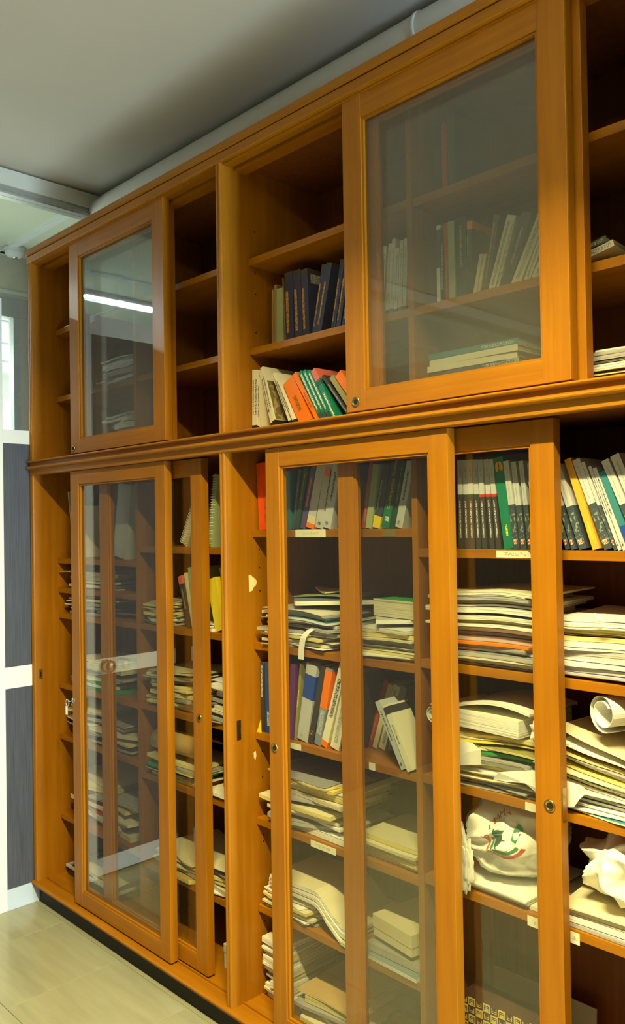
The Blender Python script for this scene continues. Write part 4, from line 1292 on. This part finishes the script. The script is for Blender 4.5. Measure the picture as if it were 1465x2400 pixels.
tag(mesh('paper_strip', v, f, paint('white', 0.7)), 'white paper strip hanging over the shelf edge from the heap', 'paper strip')
sheet('envelope', 'large pale grey envelope lying corner-first beside the divider', 'envelope', 1.775, 0.235, 0.20, 0.19, 0.010, 40, 1.238, 'silver', PAGES_W, bounds=(1.665, 1.882, 0.090, 0.39))
sheet('booklet', 'thick cream booklet with a green cover beside the divider', 'booklet', 1.785, 0.260, 0.17, 0.20, 0.046, -7, 1.250, 'green', PAGES, bounds=(1.68, 1.882, 0.11, 0.39))

# tilted-paperback shelf
sheet('folded_sheet', 'blue-grey sheet lying across the tops of the back row', 'sheet', 1.79, 0.285, 0.17, 0.18, 0.002, 4, 1.096, 'bluegrey', bounds=(1.69, 1.882, 0.12, 0.39), warp=lambda x, y: 0.014 * math.sin((x - 1.69) * 14))
mesh_card = mesh('folded_card', [(1.271, 0.103, 0.8765), (1.294, 0.100, 0.8765), (1.292, 0.1005, 0.918), (1.271, 0.1045, 0.8775), (1.294, 0.1015, 0.8775), (1.292, 0.102, 0.918)],
                 [(0, 1, 2), (3, 5, 4), (0, 3, 4, 1), (1, 4, 5, 2), (2, 5, 3, 0)], paint('yellow'))
tag(mesh_card, 'small folded yellow card standing before the black book', 'card')

# drooping sheaves on the lowest shelf beside the post
def droop_at(x0, k, zmin):
    def fn(x, y, z):
        if x > x0:
            d = x - x0
            z -= k * d * min(1.0, d / 0.05)
        return max(z, zmin)
    return fn
for n, (zb, T, cov, lab) in enumerate(((0.428, 0.010, 'ivory', 'undermost ivory sheaf drooping over the shelf end by the post'), (0.442, 0.013, 'white', 'white sheaf drooping between two others by the post'),
                                       (0.458, 0.010, 'cream', 'topmost cream sheaf drooping with a dark spine by the post'))):
    sheet('paper_bundle', lab, 'papers', 1.475 + 0.006 * n, 0.205, 0.33, 0.205, T, -3 + 2 * n, zb, cov, PAGES_W, warp=lambda x, y: 0.004 * math.sin(9 * x), droop=droop_at(1.505, 0.62, 0.3615 + 0.0165 * n), bounds=(1.30, 1.655, 0.090, 0.39), nx=19)

def carton(name, label, cat, x0, x1, y0, y1, z0, z1, yaw, col, lid=0.3):
    cx, cy = (x0 + x1) / 2, (y0 + y1) / 2
    o = empty(name, (cx, cy, z0))
    o.rotation_euler = (0, 0, math.radians(yaw))
    tag(o, label, cat)
    a, b, h = (x1 - x0) / 2, (y1 - y0) / 2, z1 - z0
    box('carton_body', -a + 0.0015, a - 0.0015, -b + 0.0015, b - 0.0015, 0, h * (1 - lid), paint(col, 0.6), o, 0.001)
    box('carton_lid', -a, a, -b, b, h * (1 - lid) + 0.0006, h, paint(col, 0.6), o, 0.0015)
    return o
carton('document_box', 'pale yellow flat document box beside the divider on grey files', 'box', 1.715, 1.868, 0.120, 0.330, 0.4055, 0.462, -9, 'cream', 0.62)
carton('carton', 'white carton standing on the base board by the post', 'box', 1.075, 1.228, 0.115, 0.315, DECK_LO + 0.0005, 0.165, -4, 'ivory', 0.35)
carton('black_box', 'black box on the shelf beside the curled brown folder', 'box', 1.040, 1.225, 0.150, 0.360, 0.6525, 0.745, 3, 'dark', 0.25)

# curled brown folder in the end bay
v, f = [], []
prof = [(0.36, 0.708), (0.30, 0.716), (0.24, 0.735), (0.19, 0.762), (0.155, 0.776), (0.125, 0.774), (0.106, 0.757), (0.100, 0.735), (0.110, 0.718), (0.130, 0.712)]
for x in (0.690, 0.760, 0.830, 0.900, 0.965):
    for s in (0.0, 0.0025):
        for (y, z) in prof:
            v.append((x, y + 0.004 * (x - 0.83), z + 0.012 + 0.003 * math.sin(8 * x) - s))
n = len(prof)
for k in range(4):
    for i in range(n - 1):
        a = k * 2 * n + i
        b = a + 2 * n
        f += [(a, b, b + 1, a + 1), (a + n, a + n + 1, b + n + 1, b + n)]
    for i in (0, n - 1):
        a = k * 2 * n + i
        f.append((a, a + n, a + 3 * n, a + 2 * n))
for k in (0, 4):
    for i in range(n - 1):
        a = k * 2 * n + i
        f.append((a, a + 1, a + n + 1, a + n))
tag(mesh('folder', v, f, paint('kraft', 0.6), smooth=True), 'brown kraft folder curled over on the heap in the end bay', 'folder')

# paper tray at the foot of the end bay
tr = empty('paper_tray', (0.040, 0.112, DECK_LO + 0.0005))
tag(tr, 'shallow tray with a white rim on the base board by the end panel', 'tray')
box('tray_body', 0.006, 0.395, 0.006, 0.255, 0.0, 0.030, paint('dark'), tr, 0.003)
for a in ((0, 0.40, 0, 0.008), (0, 0.40, 0.252, 0.260), (0, 0.008, 0.008, 0.252), (0.392, 0.40, 0.008, 0.252)):
    box('tray_rim', *a, 0.0305, 0.042, paint('silver'), tr, 0.002)
for k in range(3):
    sheet('loose_sheet', 'crumpled cream sheet in the white-rimmed tray', 'sheet', 0.20 + 0.03 * k, 0.235, 0.28, 0.20, 0.003, (-6, 7, 2)[k], 0.1205 + 0.0062 * k, 'cream', warp=lambda x, y: 0.0012 * (1 + math.sin(50 * x + 30 * y)), bounds=(0.052, 0.430, 0.124, 0.36), group='sheets in the tray')
sheet('loose_sheet', 'pale sheet lying along the front of the narrow shelf', 'sheet', 0.22, 0.20, 0.37, 0.20, 0.0012, 1, 1.2585 + 0.0655, 'ivory', bounds=(0.03, 0.42, 0.094, 0.39))

# rolled and crumpled papers above the bags
def rolled(name, label, c, axis, r, length, turns, col, r_in=0.35):
    ax = Vector(axis).normalized()
    a = ax.cross(Vector((0, 0, 1))).normalized()
    b = a.cross(ax)
    c = Vector(c)
    n = int(turns * 22)
    v, f = [], []
    for s in (-0.5, 0.5):
        for inner in (0.0, 0.0009):
            for k in range(n + 1):
                t = k / n
                rr = r * (r_in + (1 - r_in) * t) - inner
                an = 2 * math.pi * turns * t + 0.6
                v.append(c + ax * (length * s) + a * (rr * math.cos(an)) + b * (rr * math.sin(an)))
    m = n + 1
    for k in range(n):
        f += [(k, k + 1, 2 * m + k + 1, 2 * m + k), (m + k, 3 * m + k, 3 * m + k + 1, m + k + 1), (k, m + k, m + k + 1, k + 1), (2 * m + k, 2 * m + k + 1, 3 * m + k + 1, 3 * m + k)]
    f += [(0, 2 * m, 3 * m, m), (n, m + n, 3 * m + n, 2 * m + n)]
    o = mesh(name, v, f, paint(col, 0.7), smooth=False)
    tag(o, label, 'paper roll')
    return o
rolled('paper_roll', 'small white paper roll beside the divider above the tied bag', (1.952, 0.190, 1.034), (0.15, 1, 0.0), 0.024, 0.19, 2.2, 'white')
rolled('paper_roll', 'large loosely rolled newspaper on the heap above the crumpled bag', (2.405, 0.185, 1.100), (0.45, 1, 0.0), 0.041, 0.17, 1.7, 'white', 0.55)

zt = 1.012
sheet('booklet', 'thick ivory block of paper on the heap above the tied bag', 'booklet', 2.090, 0.215, 0.185, 0.215, 0.040, -4, zt, 'ivory', PAGES_W, bounds=(1.985, 2.20, 0.092, 0.39))
sheet('loose_sheet', 'arched white sheet over the thick ivory block', 'sheet', 2.095, 0.215, 0.215, 0.205, 0.006, -2, zt + 0.042, 'white', PAGES_W, bounds=(1.98, 2.235, 0.090, 0.39), warp=lambda x, y: 0.022 * max(0.0, math.sin((x - 1.985) * 12.5)) * (1 - 0.3 * (y - 0.09) / 0.3))

def crumple(name, label, cat, c, rad, seed, col, amp=0.35, freq=2.2, sub=4, flat_z=None, mat=None, ymin=0.088, group=None, folds=None):
    """Crumpled hollow film: facets meeting at creases, and folds that run to a gathered point."""
    bm = bmesh.new()
    bmesh.ops.create_icosphere(bm, subdivisions=sub, radius=1.0)
    off = Vector((seed * 7.31, seed * 3.17, seed * 1.91))
    ax = Vector(folds[0]).normalized() if folds else None
    if ax:
        e1 = ax.orthogonal().normalized()
        e2 = ax.cross(e1)
    for vv in bm.verts:
        d = vv.co.normalized()
        q = d * freq + off
        q = q + 0.25 * Vector((noise.noise(q * 1.3), noise.noise(q * 1.3 + off), noise.noise(q * 1.3 - off)))
        f1 = noise.voronoi(q)[0]
        f2 = noise.voronoi(q * 2.1 + off)[0]
        k = 1.0 + amp * (0.45 - f1[0]) + 0.30 * amp * (0.45 - f2[0])
        if ax:
            s = max(0.0, d.dot(ax))
            an = math.atan2(d.dot(e2), d.dot(e1))
            wv = abs(math.sin(an * folds[1] + 2.2 * noise.noise(d * 1.5 + off)))
            k += folds[2] * (0.35 + s) * (0.5 - wv) * (1 - s ** 6)
            k += folds[3] * s ** 5
        p = Vector((d.x * rad[0], d.y * rad[1], d.z * rad[2])) * k
        if flat_z is not None and p.z < flat_z:
            p.z = flat_z + 0.03 * (p.z - flat_z)
        if c[1] + p.y < ymin:
            p.y = ymin - c[1] - 0.0 + 0.02 * (c[1] + p.y - ymin)
        vv.co = p
    me = bpy.data.meshes.new(name)
    bm.to_mesh(me)
    bm.free()
    me.materials.append(mat or paint(col, 0.7))
    me.polygons.foreach_set('use_smooth', [sub > 4] * len(me.polygons))
    o = link(bpy.data.objects.new(name, me))
    o.location = c
    tag(o, label, cat, group)
    return o
crumple('crumpled_paper', 'crumpled white paper wad at the end of the ivory block', 'paper', (2.228, 0.120, 1.030), (0.026, 0.028, 0.034), 3, 'white', 0.8)
crumple('crumpled_paper', 'grey-green crumpled paper wad below the white wad', 'paper', (2.236, 0.105, 0.968), (0.022, 0.016, 0.022), 5, 'silver', 0.7, ymin=0.084)
# creased sheets hanging out of the heaps
def hanging_scrap(label, pts, y, seed):
    n = len(pts)
    cx, cz = sum(a for a, b in pts) / n, sum(b for a, b in pts) / n
    v = [(cx, y - 0.003, cz)] + [(a, y + 0.0035 * math.sin(seed + 2.3 * k), b) for k, (a, b) in enumerate(pts)]
    m = len(v)
    v += [(a, b + 0.0009, c) for a, b, c in v]
    f = []
    for k in range(n):
        a, b = 1 + k, 1 + (k + 1) % n
        f += [(0, a, b), (m, m + b, m + a), (a, m + a, m + b, b)]
    o = mesh('loose_sheet', v, f, paint('white', 0.7))
    tag(o, label, 'sheet')
    return o
hanging_scrap('white folded flap hanging over the green folder', [(2.0, 0.988), (2.059, 0.986), (2.083, 0.975), (2.080, 0.939), (2.0, 0.923)], 0.090, 1.0)
hanging_scrap('creased white sheet hanging over the shelf edge above the tied bag', [(2.111, 0.912), (2.129, 0.933), (2.175, 0.945), (2.262, 0.962), (2.262, 0.912), (2.248, 0.893), (2.233, 0.905), (2.215, 0.926), (2.182, 0.928), (2.148, 0.916)], 0.091, 2.0)
hanging_scrap('creased white sheet sliding off the open shelf end', [(2.285, 0.950), (2.332, 0.947), (2.343, 0.936), (2.327, 0.918), (2.313, 0.898), (2.285, 0.890)], 0.089, 3.0)
hanging_scrap('small white paper tab sticking out under the journals', [(2.372, 1.310), (2.373, 1.286), (2.394, 1.292)], 0.082, 4.0)

# ------------------------------------------------------------------ shopping bags
def bag_material():
    m = bpy.data.materials.new('plastic_bag')
    nt, N, L, b = nodes_of(m)
    tc = N.new('ShaderNodeTexCoord')
    nz = N.new('ShaderNodeTexNoise')
    nz.inputs['Scale'].default_value = 17
    nz.inputs['Detail'].default_value = 5
    nz.noise_type = 'RIDGED_MULTIFRACTAL'
    L.new(tc.outputs['Object'], nz.inputs['Vector'])
    bp = N.new('ShaderNodeBump')
    bp.inputs['Strength'].default_value = 0.8
    bp.inputs['Distance'].default_value = 0.012
    L.new(nz.outputs['Fac'], bp.inputs['Height'])
    L.new(bp.outputs['Normal'], b.inputs['Normal'])
    b.inputs['Base Color'].default_value = (0.90, 0.89, 0.80, 1)
    b.inputs['Roughness'].default_value = 0.30
    b.inputs['Subsurface Weight'].default_value = 0.25
    b.inputs['Subsurface Radius'].default_value = (0.02, 0.02, 0.015)
    return m
BAGM = bag_material()
bag1 = crumple('shopping_bag', 'knotted white plastic shopping bag with a red and green print', 'shopping bag', (2.098, 0.222, 0.752), (0.116, 0.118, 0.092), 8.4, 'white', 0.20, 1.5, 6, -0.084, mat=BAGM, folds=((-0.75, -0.60, -0.25), 4.5, 0.24, 0.10))
bag2 = crumple('shopping_bag', 'crumpled white plastic shopping bag at the open shelf end', 'shopping bag', (2.385, 0.205, 0.757), (0.100, 0.100, 0.078), 4.2, 'white', 0.24, 1.25, 6, -0.068, mat=BAGM, folds=((-0.25, -0.80, 0.55), 3.0, 0.36, 0.10))
kb = crumple('bag_knot', None, None, (-0.128, -0.085, -0.020), (0.030, 0.028, 0.042), 6, 'white', 0.7, 1.8, 5, mat=BAGM, ymin=-1)
kb.parent = bag1
kb2 = crumple('bag_handle', None, None, (-0.062, -0.136, -0.052), (0.021, 0.0075, 0.064), 9, 'white', 0.6, 1.8, 5, mat=BAGM, ymin=-1)
kb2.parent = bag1
from mathutils.bvhtree import BVHTree
bpy.context.view_layer.update()
bag3 = crumple('plastic_packet', 'orange and blue printed plastic packet behind the crumpled bag', 'packet', (2.452, 0.335, 0.785), (0.042, 0.034, 0.055), 2.7, 'white', 0.3, 1.6, 5,
               mat=print_mat((0.55, 0.22, 0.05), (0.05, 0.12, 0.22), 22, 18, 0.52), folds=((0, 0, 1), 3, 0.15, 0.1))
bm = bmesh.new()
bm.from_mesh(bag1.data)
tree1 = BVHTree.FromBMesh(bm)
bm.free()
def stick(pts2, name, mat, lift=0.0012, grid=None):
    """Lay flat print (x, z in the bag's space) on the bag's front."""
    def hit(x, z):
        loc, nor, _, _ = tree1.ray_cast(Vector((x, -1, z)), Vector((0, 1, 0)))
        return None if loc is None else loc + Vector((0, -lift, 0))
    v = [hit(x, z) for x, z in pts2]
    if any(q is None for q in v):
        return None
    return mesh(name, v, grid, mat, bag1)
def stick_band(name, ring_in, ring_out, mat):
    n = len(ring_in)
    stick(ring_in + ring_out, name, mat, grid=[(i, i + 1, n + i + 1, n + i) for i in range(n - 1)])
BX, BZ, BR = 0.030, 0.030, 0.052
def ringp(r, a0, a1, n, sq=0.92):
    return [(BX + r * math.cos(math.radians(a0 + (a1 - a0) * k / n)), BZ + sq * r * math.sin(math.radians(a0 + (a1 - a0) * k / n))) for k in range(n + 1)]
REDP, GRNP, DGRN = plain('bag_print_red', (0.62, 0.10, 0.05), 0.4), plain('bag_print_green', (0.06, 0.24, 0.12), 0.4), plain('bag_print_dark_green', (0.035, 0.10, 0.07), 0.4)
stick_band('print_red_ring', ringp(BR, 195, 335, 28), ringp(BR * 0.86, 195, 335, 28), REDP)
stick_band('print_green_ring', ringp(BR * 0.78, 200, 330, 24), ringp(BR * 0.64, 200, 330, 24), GRNP)
stick_band('print_green_leaf', ringp(BR * 0.60, 140, 300, 18), [(BX - 0.004 + 0.3 * (x - BX), BZ + 0.3 * (z - BZ)) for x, z in ringp(BR * 0.60, 140, 300, 18)], DGRN)
stick_band('print_green_leaf', ringp(BR * 0.58, -20, 60, 12), [(BX + 0.002 + 0.45 * (x - BX), BZ + 0.45 * (z - BZ)) for x, z in ringp(BR * 0.58, -20, 60, 12)], GRNP)
for k, ch in enumerate('SIMMA'):
    a = math.radians(192 - 21 * k)
    cx, cz = BX + BR * 0.90 * math.cos(a), BZ + BR * 0.86 * math.sin(a)
    cu = text_obj('printed_letter', ch, 0.021, REDP, (0, 0, 0), (0, 0, 0), bag1)
    rot = a - math.pi / 2
    out = []
    for vv in cu.data.vertices:
        x, z = vv.co.x, vv.co.y
        X = cx + x * math.cos(rot) - z * math.sin(rot)
        Z = cz + x * math.sin(rot) + z * math.cos(rot)
        loc, nor, _, _ = tree1.ray_cast(Vector((X, -1, Z)), Vector((0, 1, 0)))
        out.append(Vector((X, (loc.y if loc else -0.1) - 0.0014, Z)))
    for vv, q in zip(cu.data.vertices, out):
        vv.co = q

# ------------------------------------------------------------------ patterned box and board on the base board
pb = empty('patterned_box', (1.930, 0.205, DECK_LO + 0.0005))
pb.rotation_euler = (0, 0, math.radians(3))
tag(pb, 'box covered in brown and cream checked letter pattern on the base board', 'box')
CREAMT, BROWNT = plain('pattern_cream', (0.80, 0.66, 0.24), 0.5), plain('pattern_brown', (0.09, 0.045, 0.035), 0.5)
PBW, PBH, TS = 0.210, 0.225, 0.021
box('box_body', 0, PBW, 0.0, 0.075, 0, PBH, BROWNT, pb, 0.001)
sq_me, gl_me = {}, {}
def square(col, mat):
    if col not in sq_me:
        me = bpy.data.meshes.new('pattern_square')
        me.from_pydata(box_verts(0.0006, TS - 0.0006, -0.0006, 0.0, 0.0006, TS - 0.0006), [], BOXF)
        me.materials.append(mat)
        sq_me[col] = me
    return sq_me[col]
def glyph(up, col, mat):
    k = (up, col)
    if k not in gl_me:
        bars = [(0.0035, 0.0055, 0.004, 0.0165), (0.0155, 0.0175, 0.004, 0.0165), (0.0055, 0.0155, 0.0145, 0.0165), (0.0055, 0.0155, 0.0105, 0.0122)]
        me = bpy.data.meshes.new('pattern_letter')
        vv, ff = [], []
        for a, b, c, d in bars:
            if not up:
                c, d = TS - d, TS - c
            n0 = len(vv)
            vv += [(a, -0.0009, c), (b, -0.0009, c), (b, -0.0009, d), (a, -0.0009, d)]
            ff.append((n0, n0 + 1, n0 + 2, n0 + 3))
        me.from_pydata(vv, [], ff)
        me.materials.append(mat)
        gl_me[k] = me
    return gl_me[k]
for i in range(10):
    for j in range(10):
        light = (i + j) % 2 == 0
        s = link(bpy.data.objects.new('pattern_square', square(light, CREAMT if light else BROWNT)), pb)
        s.location = (i * TS, 0, 0.0145 + j * TS)
        g = link(bpy.data.objects.new('pattern_letter', glyph(light, light, BROWNT if light else CREAMT)), pb)
        g.location = (i * TS, 0, 0.0145 + j * TS)
brd = box('cardboard_sheet', 0, 0.29, 0, 0.004, 0, 0.235, plain('grey_card', (0.45, 0.42, 0.32), 0.8), None, 0.0005)
brd.location = (1.925, 0.335, DECK_LO + 0.001)
brd.rotation_euler = (math.radians(-6), 0, 0)
tag(brd, 'plain grey cardboard sheet leaning behind the patterned box', 'cardboard')
